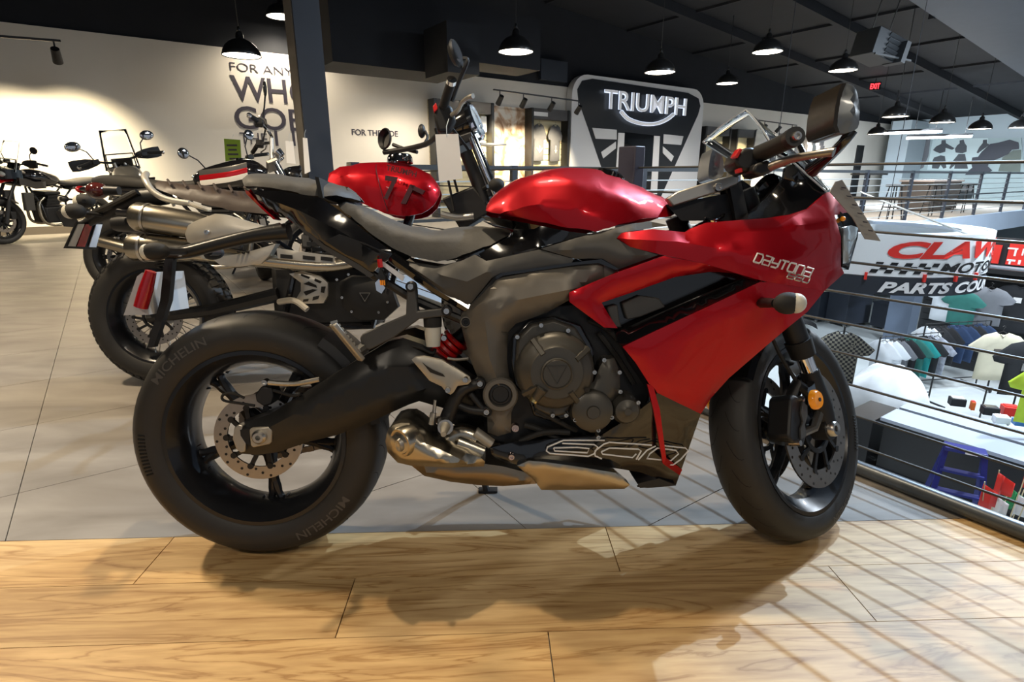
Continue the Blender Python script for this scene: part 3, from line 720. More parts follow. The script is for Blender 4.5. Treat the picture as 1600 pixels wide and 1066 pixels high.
# ================================================================== lower hall
bbox('floor_lower', RAIL_A-.2, END_A, -14, WALL_N, LOW-.1, LOW, M_conc)['kind'] = 'structure'
bbox('wall_lower_back', RAIL_A, END_A, WALL_N-.6, WALL_N-.4, LOW, -.31, M_navy)['kind'] = 'structure'
bbox('wall_lower_side', RAIL_A-.4, RAIL_A-.2, -14, WALL_N, LOW, -.31, M_navy)['kind'] = 'structure'
ca, cn = 9.2, 6.2
p = on_z(1402, 535, LOW); bbox('wall_post', p.dot(AX)-.28, p.dot(AX)+.28, p.dot(NX)-.28, p.dot(NX)+.28, LOW, -.31, mat('column_blue', (.13,.17,.24), .5))['kind'] = 'structure'
# curved sign over the parts counter
SZ, SR = 8.0, 1.422
zz = lambda z: .965+(z-.965)*.889
sc0 = zdep(1352, 372, SZ); cs = empty('curved_sign', Matrix.Translation((sc0.x, sc0.y, 0)), 'white curved hanging sign with red CLAW lettering over the parts counter', 'sign')
view = math.atan2(-sc0.y, -sc0.x)                 # toward the camera
def ring(t, z, r=SR): return V((r*math.cos(view+t), r*math.sin(view+t), zz(z)))
def band(name, z0, z1, r, th, m, t0=-math.pi, t1=math.pi, n=64):
    mb = MB(); secs = [[ring(t0+(t1-t0)*k/n, z, rr) for rr, z in ((r, z0), (r, z1), (r-th, z1), (r-th, z0))] for k in range(n+1)]
    return mb.loft(secs, cap=True).build(name, m, cs, sharp=30)
M_sgw = mat('sign_white', (.82,.85,.86), .4, var=.02)
band('white_band', -.36, .21, SR, .09, M_sgw); band('black_band', -.62, -.375, SR-.01, .07, mat('sign_band', (.03,.035,.045), .4)); band('inner_lip', .15, .20, SR-.10, .25, M_fascia)
def ringtext(nm, txt, t0, t1, z0, z1, m, off, sl=.0, r=SR+.012):
    return text_obj(nm, txt, lambda s, t: ring(t0+(t1-t0)*s+sl*t, z0+(z1-z0)*t, r), m, cs, offset=off)
ringtext('red_letters', 'CLAWSON', R(8), R(116), -.11, .125, M_red, .05, .09)
ringtext('dark_letters', 'MOTORSPORTS', R(34), R(122), -.31, -.165, M_black, .03, .05)
ringtext('white_letters', 'PARTS COUNTER', R(9), R(100), -.585, -.43, M_white, .04, .05, SR+.004)
for i in range(9):
    for j in range(3):
        if (i+j) % 2 == 0:
            t0 = R(4+i*3.1); z0 = -.315+j*.05
            MB().add([ring(t0+.015*j, z0, SR+.010), ring(t0+R(3.1)+.015*j, z0, SR+.010), ring(t0+R(3.1)+.015*j+.015, z0+.05, SR+.010), ring(t0+.015*j+.015, z0+.05, SR+.010)], [(0,1,2,3)]).build('checker_square', M_black, cs)
for t in (R(3), R(28), R(44), R(58)): MB().box(ring(t, -.365, SR+.02), (.03,.03,.09), view+t).build('red_clip', M_red, cs)
p0, p1 = ring(R(50), .2, SR-.05), zdep(1345, 300, 8.5)-V((sc0.x, sc0.y, 0)); MB().cyl(p0, p1, .012, None, 8).build('suspension_wire', M_lcab, cs)
for t in (R(170), R(-100)): MB().cyl(ring(t, .2, SR-.05), ring(t, 4.6, SR-.05), .005, None, 6).build('suspension_wire', M_dark, cs)
# shirt wall
SWA = 16.0; ZL = on_a(1560, 418, SWA-.3)[1]
bbox('wall_display', SWA, SWA+.2, -9, 5.2, LOW, -.35, mat('slat_black', (.012,.013,.015), .6))['kind'] = 'structure'
wdsp = bpy.data.objects['wall_display']
for k in range(14): bbox('slat', SWA-.02, SWA, -9, 5.15, LOW+.25+k*.16, LOW+.38+k*.16, MATS['slat_black'], wdsp)
bbox('shelf_edge', SWA-.35, SWA-.02, -9, 5.2, -1.02, -.94, mat('shelf_grey', (.22,.26,.30), .5), wdsp); bbox('top_ledge', SWA-.5, SWA-.02, -9, 5.2, ZL-.12, ZL-.02, M_black, wdsp)
for k, (x0, x1, y0, y1) in enumerate(((1525, 1560, 380, 412), (1580, 1604, 378, 416))):
    n0, z1 = on_a(x0, y0, SWA-.02); n1_, z0 = on_a(x1, y1, SWA-.02); z0 = max(z0, ZL+.01)
    o = bbox('red_poster', SWA-.06, SWA-.025, n1_, n0, z0, z1, M_red)
    tag(o, ('red poster with white print above the wall of t-shirts', 'red striped poster at the end of the t-shirt wall')[k], 'poster')
    for i, (u, v, w, h) in enumerate(((.2,.72,.5,.07),(.35,.55,.1,.3),(.7,.6,.08,.3),(.25,.2,.4,.08),(.2,.12,.1,.2),(.65,.15,.12,.2))):
        bbox('white_print', SWA-.066, SWA-.06, n0-(u+w*.5)*(n0-n1_), n0-(u-w*.5)*(n0-n1_), z0+(v-h*.5)*(z1-z0), z0+(v+h*.5)*(z1-z0), M_white, o)
cl_w = mat('cloth_white', (.66,.70,.74), .9, var=.1, scale=9); cl_c = mat('cloth_cream', (.62,.58,.44), .9, var=.1, scale=9); cl_g = mat('cloth_green', (.03,.16,.14), .9, var=.2, scale=9)
cl_n = mat('cloth_navy', (.02,.045,.11), .9, var=.2, scale=9); cl_k = mat('cloth_black', (.016,.018,.022), .9, var=.3, scale=9); cl_gr = mat('cloth_grey', (.16,.17,.19), .9, var=.15, scale=9); cl_t = mat('cloth_teal', (.02,.30,.30), .9, var=.2, scale=9)
cl_y = mat('cloth_hivis', (.55,.75,.05), .8, var=.2, scale=9); cl_p = mat('cloth_pattern', (.30,.33,.40), .9, var=.9, scale=14)
YW = BA-math.pi/2                                   # facing -a
def hang(px, py, da, m, label, h=.74, w=.48, seed=1, yaw=YW, logo=None, group=None, sc=1., sleeve=.2):
    """px,py: hem centre"""
    n, z = on_a(px, py, SWA-da); return shirt(B(SWA-da, n, z), yaw, m, label, group, w, h, sc*1.13, True, seed, sleeve, logo)
hang(1473, 502, .25, cl_w, 'pale grey t-shirt hung at the end of the black shirt wall', seed=11, sc=1.08)
hang(1497, 508, 1.02, cl_g, 'green t-shirt hung before the shirt wall', seed=12, sc=.9)
hang(1507, 505, .45, cl_gr, 'mid grey t-shirt hung on the shirt wall behind the green one', seed=13, sc=1.1)
hang(1535, 508, .78, cl_gr, 'grey shirt turned at an angle on the shirt wall', seed=14, yaw=YW+R(18), sc=1.0)
hang(1578, 518, .25, cl_k, 'black t-shirt with a white chest label on the shirt wall', seed=15, sc=1.25, logo=((0,.50,.10,.08), M_white))
def rack(name, p, label, w=1.2, h=1.5, yaw=0.):
    e = empty(name, Matrix.Translation(p)@Matrix.Rotation(yaw, 4, 'Z'), label, 'clothes rack', 'clothes racks in the lower hall')
    MB().cyl((-w/2,0,h), (w/2,0,h), .009).build('top_bar', M_black, e)
    for s in (-1, 1):
        MB().cyl((s*w/2,0,.05), (s*w/2,0,h), .016).build('upright', M_black, e); MB().bar((s*w/2,-.35,.05), (s*w/2,.35,.05), .03, .03).build('foot', M_black, e)
        for t in (-1, 1): MB().ball((s*w/2,t*.33,.03), .03, 8, 6).build('caster', M_black, e)
    MB().cyl((-w/2,0,.25), (w/2,0,.25), .012).build('lower_bar', M_black, e); return e
def rackful(px, py, yaw, cols, w, label, names, sc=1., h=1.5):
    p = on_z(px, py, LOW); rack('clothes_rack', p, label, w, h, yaw); ux = V((math.cos(yaw), math.sin(yaw), 0))
    for k, (m, nm) in enumerate(zip(cols, names)):
        q = p+ux*(-w*.42+w*.84*k/(len(cols)-1))+V((0,0,h-.793*sc)); shirt(q, yaw+math.pi/2+.04*math.sin(k*2.1), m, nm, 'shirts on the lower hall racks', .46, .72, sc, True, 30+k)
rackful(1402, 636, R(14), (cl_w, cl_w, cl_gr, cl_k, cl_g, cl_t, cl_k, cl_p), 1.5, 'black clothes rack of pale and teal shirts beyond the white cloth', ('white shirt at the outer end of the rack beyond the white cloth','second white shirt on the rack beyond the white cloth','grey shirt behind the white shirts on the near rack','black shirt between grey and green on the rack beyond the white cloth','dark green shirt on the rack beyond the white cloth','bright teal shirt on the rack beyond the white cloth','black shirt behind the teal one','patterned grey shirt at the inner end of the rack beyond the white cloth'), 1.05)
rackful(1474, 609, R(10), (cl_w, cl_k, cl_k, cl_n, cl_n, cl_k, cl_n), 1.6, 'black clothes rack of navy and black shirts before the shirt wall', ('white shirt at the end of the navy shirt rack','black shirt beside the white one on the navy shirt rack','second black shirt on the navy shirt rack','navy shirt in the middle of the navy shirt rack','navy shirt with folds next to the middle one','black shirt between navy shirts on the rack','last navy shirt on the navy shirt rack'), 1.05)
hang(1548, 594, 3.8, cl_c, 'cream t-shirt with a small chest print on a stand before the shirt wall', seed=21, sc=1.05, yaw=R(-12), logo=((0,.47,.16,.04), M_base))
hang(1590, 618, 4.4, cl_k, 'black t-shirt with a white script print on a stand beside the cream one', seed=22, sc=1.1, yaw=R(-12), logo=((0,.40,.14,.10), M_steel))
for px, py, da, lb in ((1548, 600, 3.8, 'thin black display stand under the cream t-shirt'), (1590, 625, 4.4, 'thin black display stand under the black script t-shirt')):
    n, z = on_a(px, py, SWA-da); p = B(SWA-da, n, LOW); e = empty('display_stand', Matrix.Translation(p+V((.03,.08,0))), lb, 'stand')
    MB().cyl((0,0,.02), (0,0,z-LOW+.85), .014).build('pole', M_black, e); MB().lathe([(0,.03),(.2,.02),(.22,0)], (0,0,0), (0,0,1), 18).build('foot', M_black, e)
hang(1618, 662, 6.2, cl_y, 'yellow and white shirt at the edge of the hall', seed=24, sc=1., yaw=R(-10))
# black cabinet on casters, small table
def cab(px, py, dims, yaw, label, name='black_cabinet', top=M_navy):
    p = on_z(px, py, LOW); e = empty(name, Matrix.Translation(p)@Matrix.Rotation(yaw, 4, 'Z'), label, 'cabinet'); w, d, h = dims
    MB().box((0,0,.08+h/2), (w,d,h)).build('body', M_navy, e, .01); MB().box((0,0,.1+h), (w+.04,d+.04,.04)).build('top', top, e)
    for sx in (-1, 1):
        for sy in (-1, 1): MB().cyl((sx*w*.42-.02,sy*d*.4,.045), (sx*w*.42+.02,sy*d*.4,.045), .045, None, 12).build('caster', M_steel, e)
    for k in range(2): MB().box((w*.51,0,.3+k*.32), (.02,d*.8,.26)).build('drawer', M_black, e)
    return e
cab(1322, 506, (1.0,.7,1.0), R(20), 'dark rolling cabinet on the lower hall floor near the blue column'); cab(1378, 514, (.45,.5,.7), R(20), 'smaller dark cabinet beside the blue column')
cab(1272, 500, (.45,.6,.9), R(20), 'small cabinet with a pale worktop beside the dark rolling cabinet', 'work_table', cl_c)
# white cloth over a table, plaid jacket
p = on_z(1375, 652, LOW+.30); g = MB(); nr = 26; rings = []
for j, (r_, z_) in enumerate(((.0,.52),(.16,.50),(.30,.42),(.42,.30),(.55,.16),(.62,-.05),(.66,-.35))):
    rings.append([V((p.x+math.cos(2*math.pi*i/nr)*r_*(1.12+.07*math.sin(5*i+j)), p.y+math.sin(2*math.pi*i/nr)*r_*(1+.07*math.cos(4*i)), LOW+.75+z_+(.035*math.sin(i*2.3+j*1.7)+.05*math.sin(i*.72+j))*(j > 0))) for i in range(nr)])
g.loft(rings, cap=True); dc_ = g.build('draped_cloth', cl_w); dc_.modifiers.new('s', 'SUBSURF').render_levels = 2
tag(dc_, 'white cloth draped over a pile beside the plain black counter', 'cloth')
mpl = bpy.data.materials.new('plaid_cloth'); mpl.use_nodes = True; nt = mpl.node_tree; wv1 = nt.nodes.new('ShaderNodeTexChecker'); wv1.inputs['Scale'].default_value = 26; wv1.inputs['Color1'].default_value = (.03,.03,.035,1); wv1.inputs['Color2'].default_value = (.30,.28,.22,1)
tc_ = nt.nodes.new('ShaderNodeTexCoord'); nt.links.new(tc_.outputs['Object'], wv1.inputs['Vector']); nt.links.new(wv1.outputs[0], nt.nodes['Principled BSDF'].inputs['Base Color']); nt.nodes['Principled BSDF'].inputs['Roughness'].default_value = .9
p = zdep(1305, 600, 9.2); shirt(p, R(-20), mpl, 'dark plaid flannel jacket on a stand seen past the front wheel', None, .5, .9, 1.0, True, 41, .26)
e = empty('jacket_stand', Matrix.Translation((p.x+.06, p.y+.1, LOW)), 'slim black stand holding the plaid jacket', 'stand'); MB().cyl((0,0,.02), (0,0,p.z-LOW+.95), .015).build('pole', M_black, e); MB().lathe([(0,.03),(.12,.02),(.13,0)], (0,0,0), (0,0,1), 18).build('foot', M_black, e)
# counters in the lower hall
CT = -2.5; M_ctop = mat('counter_top', (.40,.46,.56), .35, var=.03)
f0, f1 = on_z(1376, 652, CT), on_z(1433, 626, CT); ca0, ca1, cn0 = f0.dot(AX), f1.dot(AX), max(f0.dot(NX), f1.dot(NX)); mid = ca0+(ca1-ca0)*.5
for k, (x0, x1) in enumerate(((ca0, mid-.04), (mid+.06, ca1))):
    e = empty('sales_counter', Matrix.Identity(4), ('long black sales counter with a blue grey top above the step ladder', 'long black sales counter with a blue grey top carrying boxed goods')[k], 'counter', 'counters of the lower hall')
    for i in range(3):
        n1_ = cn0-i*2.6; bbox('counter_slab', x0, x1, n1_-2.59, n1_, CT-.05, CT, M_ctop, e)
    bbox('front_panel', x0+.05, x1-.02, cn0-7.7, cn0-.05, LOW, CT-.05, M_black, e); bbox('kick_board', x0+.03, x0+.05, cn0-7.7, cn0-.05, LOW, LOW+.15, M_navy, e)
p = on_z(1360, 640, CT-.05); bbox('side_counter', ca0-.1, ca0+.75, cn0+.05, cn0+.45, LOW, CT-.06, M_black).update_tag()
tag(bpy.data.objects['side_counter'], 'plain black counter beside the draped white cloth', 'counter')
for k, (px, py, w, d, h, m, lb) in enumerate(((1494,633,.20,.15,.12,cl_k,'black goggle box with white lid edge'),(1518,640,.05,.09,.13,mat('box_orange',(.75,.16,.03),.5),'small orange box'),(1545,647,.20,.15,.12,cl_k,'black goggle box'),(1563,660,.18,.14,.10,cl_w,'white carton'),(1576,648,.20,.16,.14,M_red,'red and white box'),(1594,664,.18,.14,.08,mat('box_blue',(.06,.22,.6),.5),'flat blue box'))):
    q = on_z(px, py, CT); o = MB().box(q+V((0,0,h/2)), (w,d,h), R(-20)).build('goods_box', m, None, .006); tag(o, lb+' on the blue grey counter top', 'box', 'boxes on the counter')
    MB().box(q+V((0,0,h+.006)), (w*.8,d*.7,.012), R(-20)).build('box_label', (M_white, M_red, M_steel)[k % 3], o)
# blue step ladder
p = on_z(1484, 800, LOW+.3); M_lad = mat('ladder_blue', (.010,.016,.17), .45); e = empty('step_ladder', Matrix.Translation((p.x, p.y, LOW))@Matrix.Rotation(R(-32), 4, 'Z'), 'blue step ladder standing below the gallery edge', 'ladder')
for s in (-1, 1):
    MB().bar((s*.30,-.36,0), (s*.19,0,1.15), .035, .06).build('front_leg', M_lad, e); MB().bar((s*.30,.36,0), (s*.19,.04,1.15), .03, .05).build('rear_leg', M_lad, e)
for k in range(4): t = (k+.6)/4.6; MB().box((0,-.36*(1-t),1.15*t), (.40+.16*(1-t),.10,.03)).build('step', M_lad, e)
MB().box((0,.02,1.17), (.42,.2,.05)).build('top_cap', M_lad, e, .01); MB().box((.05,-.085,1.175), (.12,.01,.04)).build('sticker', M_white, e)
# bundle of small flags
cols = (M_red, M_white, mat('flag_green', (.02,.25,.08), .7), M_red, mat('flag_blue', (.04,.06,.3), .7), M_red, M_white, M_red)
bk = zdep(1560, 835, 5.9); bk.z = LOW
for k, (px, py) in enumerate(((1522,800),(1537,812),(1562,800),(1545,780),(1585,805),(1598,800),(1576,812),(1592,770))):
    q = zdep(px, py, 5.9+(0,3,5,2,7,1,3.6,4.4)[k]*.13-.45); hv = V((q.x-bk.x, q.y-bk.y, 0)); base = bk+hv*.30+V((0,0,.03)); e = empty('small_flag', Matrix.Translation(q)@Matrix.Scale(1.28, 4), ('red flag at the edge of the bundle beside the blue ladder','white flag tucked behind the red one in the bundle','green flag in the middle of the flag bundle','tall red flag standing above the bundle','blue starred flag beside the green one','crumpled red flag by the blue starred flag','white flag low in the bundle under the green one','red pennant rising at the back of the bundle')[k], 'flag', 'bundle of small flags below the gallery')
    MB().cyl((base-q)/1.28, (.02,.0,.26), .004, None, 6).build('stick', M_slat, e)
    secs = [[V((.02+.17*u, .025*math.sin(9*u+k)+.03*u, .24-.20*v-.08*u*(1-v)-.03*u)) for v in (0, .33, .66, 1)] for u in [i/7 for i in range(8)]]
    fl_ = MB().loft(secs, closed=False, cap=False).build('cloth', cols[k], e); md = fl_.modifiers.new('t', 'SOLIDIFY'); md.thickness = .003
    if k in (1, 4):
        for j in range(5): MB().ball((.06+.025*(j % 3), .01, .17-.04*(j//2)), .008, 6, 4).build('star', M_white if k == 4 else M_red, e)
tag(MB().lathe([(0,0),(.20,0),(.29,.45),(.28,.45),(.19,.015),(0,.015)], bk, (0,0,1), 24).build('flag_bucket', M_black), 'black bucket holding the bundle of small flags', 'bucket')
# ================================================================== hall lights
def led_panel(p, sz, energy, label):
    e = empty('hall_light', Matrix.Translation(p)@Matrix.Rotation(BA, 4, 'Z'), label, 'light', 'linear high-bay lights over the hall')
    MB().box((0,0,.05), (sz,.34,.08)).build('housing', M_white, e); MB().box((0,0,.004), (sz-.06,.28,.012)).build('diffuser', M_ledc, e)
    for s in (-1, 1): MB().cyl((s*sz*.4,0,.09), (s*sz*.4,0,max(.3, cz(V(p).dot(AX))-p[2]) if p[2] > 0 else .17), .008).build('hanger_wire', M_cable, e)
    l = lamp_data('AREA', 'hall_led', (.80, .90, 1), energy, shape='RECTANGLE', size=sz, size_y=.3); light('led_light', l, (0,0,-.03), parent=e)
for a, n, lb in ((5.5, 1.0, 'high-bay light over the sales counters'), (10.5, 1.0, 'high-bay light over the shirt racks'), (16, 0, 'high-bay light beyond the shirt wall')):
    led_panel(B(a, n, 3.9), 1.5, 130 if a < 7 else 650, lb)
for a, n, lb in ((9, 7.5, 'flush light under the far gallery by the blue column'), (14, 7.5, 'flush light under the far gallery beyond the shirt wall'), (5, 8, 'flush light under the far gallery near the cabinets')):
    led_panel(B(a, n, -.48), 1.2, 60, lb)
e = empty('flood_light', Matrix.Translation(B(5.4, 1.5, 4.9)), 'hall floodlight that throws the railing shadows', 'light')
MB().box((0,0,.06), (.4,.4,.12)).build('housing', M_black, e); MB().box((0,0,-.005), (.34,.34,.01)).build('lens', M_ledc, e); MB().cyl((0,0,.12), (0,0,.75), .012).build('hanger_rod', M_black, e)
light('flood', lamp_data('SPOT', 'flood', (.52,.74,1), 950, spot_size=R(70), spot_blend=.7, shadow_soft_size=.022), (0,0,-.03), V(B(.9,.3,0))-V(B(5.4,1.5,4.9)), e)
# ================================================================== motorcycle kit
M_tyre = mat('tyre_rubber', (.021, .020, .019), .55, var=.12, scale=40, bump=.05)
M_groove = mat('tyre_groove', (.006, .006, .006), .9, var=0)
M_tlet = mat('tyre_lettering', (.075, .07, .065), .5, var=0)
M_rim = mat('satin_black_alloy', (.016, .017, .02), .28, .35, coat=.25, var=.05)
M_disc = mat('disc_steel', (.40, .365, .33), .32, 1., var=.08, scale=80)
M_hole = mat('drilled_hole', (.02, .018, .016), .9, var=0)
M_cred = mat('candy_red', (.47, .003, .012), .40, .62, coat=.38, var=.04, scale=400, spec=.3)
M_taupe = mat('frame_taupe', (.155, .140, .118), .42, .35, var=.04, scale=60)
M_cover = mat('side_cover_grey', (.062, .060, .057), .50, .1, var=.06, scale=90)
M_seat = mat('seat_vinyl', (.050, .048, .045), .62, var=.1, scale=120, bump=.12)
M_eng = mat('engine_bronze', (.085, .080, .070), .42, .5, var=.06, scale=60)
M_engb = mat('engine_black', (.010, .010, .011), .5, .2, var=.3, scale=30)
M_alu = mat('bare_alloy', (.46, .44, .40), .36, .9, var=.06, scale=80)
M_exh = mat('exhaust_steel', (.46, .42, .345), .27, 1., var=.12, scale=9)
M_cast = mat('cast_aluminium', (.44, .41, .35), .45, .7, var=.06, scale=120)
M_matte = mat('matte_black_alloy', (.013, .013, .014), .46, .1, var=.15, scale=60)
M_satin = mat('swingarm_black', (.018, .0175, .017), .36, .2, var=.1, scale=50)
M_rubber = mat('grip_rubber', (.012, .012, .012), .75, var=.1)
M_orange = mat('amber_reflector_glow', (.85, .28, .01), .25, coat=.5, emit=.12, var=.05)  # faint glow added to the amber, though a reflector is no lamp
M_redref = mat('red_reflector', (.40, .005, .01), .2, coat=.6, var=.1, scale=200)
M_clear = mat('clear_acrylic', (.93, .96, .97), .03, trans=1., var=0, ior=1.12, spec=.6)
M_lens = mat('headlight_lens', (.72, .80, .86), .08, .25, trans=.35, coat=.8, var=.3, scale=18, ior=1.3)
M_spr = mat('spring_red', (.65, .012, .012), .35, coat=.4, var=0)
M_resv = mat('cloudy_plastic', (.62, .60, .52), .35, var=.05)
M_bolt = mat('bolt_steel', (.62, .60, .57), .25, 1., var=.05)
def arcp(c, r, t, y=0.): return V((c.x+r*math.cos(t), y, c.z+r*math.sin(t)))
def tyre_prof(Rt, W, rb):
    w = W/2; return [(rb,-w*.80),(rb+.012,-w*.93),(rb+(Rt-rb)*.42,-w),(Rt-(Rt-rb)*.36,-w*.97),(Rt-(Rt-rb)*.18,-w*.80),(Rt-(Rt-rb)*.06,-w*.5),(Rt,-w*.15)]
def wheel(bike, name, L, c, Rt, W, rb, kind='cast', spokes=5, ph=0., discs=(), disc_r=.11, tread='slick', letters=(), hubr=.045, mats=None, seg=64):
    """rim is the part; tyre, spokes, hub and discs are its sub-parts"""
    c = V(c); w = W/2; mr, mt = mats or (M_rim, M_tyre); Y = V((0,1,0))
    rw = w*.84
    rp = [(rb+.006,-rw-.004),(rb+.006,-rw+.006),(rb-.010,-rw+.012),(rb-.022,-rw*.55),(rb-.026,0),(rb-.022,rw*.55),(rb-.010,rw-.012),(rb+.006,rw-.006),(rb+.006,rw+.004),(rb-.004,rw+.004),(rb-.020,rw-.014),(rb-.034,rw*.5),(rb-.038,0),(rb-.034,-rw*.5),(rb-.020,-rw+.014),(rb-.004,-rw-.004)]
    rim = MB(L).lathe(rp, c, Y, seg, True).build(name, mr, bike)
    half = tyre_prof(Rt, W, rb); prof = half+[(r, -h) for r, h in reversed(half)]
    MB(L).lathe(prof+[(rb-.002, W*.36),(rb-.002,-W*.36)], c, Y, seg, True).build('tyre', mt, rim, sharp=60)
    hub = MB(L).cyl(c-Y*(w*.75), c+Y*(w*.75), hubr, None, 24).build('hub', mr, rim)
    if kind == 'cast':
        for k in range(spokes):
            t = ph+2*math.pi*k/spokes; q = MB(L)
            m0 = arcp(c, hubr*.6, t); m1 = arcp(c, rb*.62, t)
            q.tube([m0, m0.lerp(m1, .5), m1], [.026, .016, .014], 8)
            for s in (-1, 1): q.tube(smooth_path([m1-(m1-m0)*.12, arcp(c, rb*.78, t+s*.05), arcp(c, rb*.88, t+s*.11), arcp(c, rb-.03, t+s*.20)], 3), [.013]*3+[.010]*6+[.014], 8)
            q.build('spoke', mr, rim)
    else:
        for k in range(spokes):
            t = ph+2*math.pi*k/spokes; s = 1 if k % 2 else -1; dt = .35*(1 if (k//2) % 2 else -1)
            MB(L).cyl(arcp(c, hubr, t+dt, c.y+s*w*.5), arcp(c, rb-.03, t, c.y+s*.01), .0022, None, 5, False).build('spoke', M_steel, rim)
    for dy in discs:
        d = MB(L).lathe([(disc_r*.70,-.0025),(disc_r,-.0025),(disc_r,.0025),(disc_r*.70,.0025)], c+Y*dy, Y, 56, True, smooth=False).build('brake_disc', M_disc, rim)
        h = MB(L); n = int(disc_r*300)
        for k in range(n):
            t = 2*math.pi*k/n; r = disc_r*(.76, .85, .94)[k % 3]
            h.cyl(arcp(c, r, t, c.y+dy-.0032), arcp(c, r, t, c.y+dy+.0032), .0036, None, 8)
        h.build('disc_hole', M_hole, rim)['kind'] = 'stuff'
        car = MB(L).lathe([(disc_r*.34,-.004),(disc_r*.42,-.004),(disc_r*.42,.004),(disc_r*.34,.004)], c+Y*dy, Y, 24, True)
        for k in range(10):
            t = 2*math.pi*k/10; car.bar(arcp(c, disc_r*.40, t+.16, c.y+dy), arcp(c, disc_r*.74, t, c.y+dy), .011, .006, (0,1,0)); 
            car.cyl(arcp(c, disc_r*.72, t, c.y+dy-.005), arcp(c, disc_r*.72, t, c.y+dy+.005), .008, None, 10)
        car.build('disc_carrier', M_engb, rim)
    # tread grooves that follow the crown
    g = MB(L); prof2 = half+[(r, -h) for r, h in reversed(half)]
    def crown(f):                                   # f -1..1 over the tread
        w2 = w*.93*f; a = abs(f); return Rt-(Rt-rb)*.30*a**2.4, w2
    if tread == 'slick':
        nseg = 26
        for k in range(nseg):
            for s in (-1, 1):
                t0 = 2*math.pi*(k+(.5 if s > 0 else 0))/nseg; pts = []
                for j in range(6):
                    f = s*(.18+.62*j/5); r, hh = crown(f); t = t0+.16*math.sin(j/5*1.9)
                    pts.append((arcp(c, r+.0008, t-.006*(1-j/7), c.y+hh), arcp(c, r+.0008, t+.006*(1-j/7), c.y+hh)))
                g.add([p for q in pts for p in q], [(2*i,2*i+1,2*i+3,2*i+2) for i in range(5)], True)
        g.build('tread_groove', M_groove, rim)['kind'] = 'stuff'
    elif tread == 'block':
        for k in range(54):
            t = 2*math.pi*k/54
            for f0, f1 in ((-.92,-.55),(-.42,-.04),(.04,.42),(.55,.92)):
                o = .5*(2*math.pi/54) if f0 in (-.42, .04) else 0; q = []
                for f in (f0, f1):
                    r, hh = crown(f)
                    for tt in (t+o, t+o+.07): q += [arcp(c, r-.004, tt, c.y+hh), arcp(c, r+.009, tt, c.y+hh)]
                g.hexa([q[0], q[2], q[6], q[4], q[1], q[3], q[7], q[5]])
        g.build('tread_block', mt, rim)['kind'] = 'stuff'
    for txt, ta, span in letters:
        rr0, rr1 = rb+(Rt-rb)*.40, rb+(Rt-rb)*.62
        def f(s, tt):
            ang = ta-span*(s-.5); r = rr0+(rr1-rr0)*tt; return L@arcp(c, r, ang, c.y-w*(.996-.02*tt)-.0012)
        text_obj('sidewall_lettering', txt, f, M_tlet, rim, offset=.01)
    return rim
def plate(name, fr, pts, y0, y1, m, parent, bevel=0., rnd=0, label=None):
    q = [fr.pix(p[0], p[1], y0) for p in pts]
    if rnd: q = smooth_path(q+[q[0]], rnd)[:-1]
    o = MB(fr.L).prism(q, (0, y1-y0, 0)).build(name, m, parent, bevel)
    if label: o['label'] = label
    return o
def bolt(fr, px, py, y, r, parent, m=None, name='bolt'):
    p = fr.pix(px, py, y); o = MB(fr.L).lathe([(0,-.004),(r*.45,-.004),(r*.5,-.009),(r*.85,-.009),(r,-.005),(r,.008)], p, (0,1,0), 14).build(name, m or M_bolt, parent)
    return o
def pixtube(name, fr, pts, r, m, parent, n=8, k=4, closed=False):
    q = [fr.pix(*p) for p in pts]; q = smooth_path(q, k) if k and len(q) > 2 else q
    rr = r
    if isinstance(r, (list, tuple)):
        rr = [r[min(len(r)-1, int(i/(len(q)-1)*(len(r)-1)))]+(r[min(len(r)-1, int(i/(len(q)-1)*(len(r)-1))+1)]-r[min(len(r)-1, int(i/(len(q)-1)*(len(r)-1)))])*((i/(len(q)-1)*(len(r)-1)) % 1) for i in range(len(q))]
    return MB(fr.L).tube(q, rr, n, closed).build(name, m, parent)
# ================================================================== the red sports motorcycle
LEAN = R(8)
rc, fc = on_z(430, 850), on_z(1232, 833)
wbv = fc-rc; YAW = math.atan2(wbv.y, wbv.x); WB = wbv.length
ROOT = Matrix.Translation(rc+V((0,0,.001)))@Matrix.Rotation(YAW, 4, 'Z')@Matrix.Rotation(-LEAN, 4, 'X')
D = empty('sports_motorcycle', ROOT, 'faired candy red sports motorcycle with white 660 on its black belly pan', 'motorcycle')
fr = Fr(ROOT); I4 = Matrix.Identity(4)
RR, RW = .320, .18
rw_ = wheel(D, 'rear_wheel', I4, (0,0,RR), RR, RW, .222, spokes=5, ph=R(-86), discs=(-.052,), disc_r=.112, letters=(('MICHELIN', R(-52), .62), ('MICHELIN', R(128), .62)))
# tread-wear bars printed on the sidewall
for k in range(12):
    t = R(176)+k*.034; MB().tube([arcp(V((0,0,RR)), .262, t, -.0895), arcp(V((0,0,RR)), .280, t, -.0875)], .0026, 5).build('sidewall_bar', M_groove, rw_)
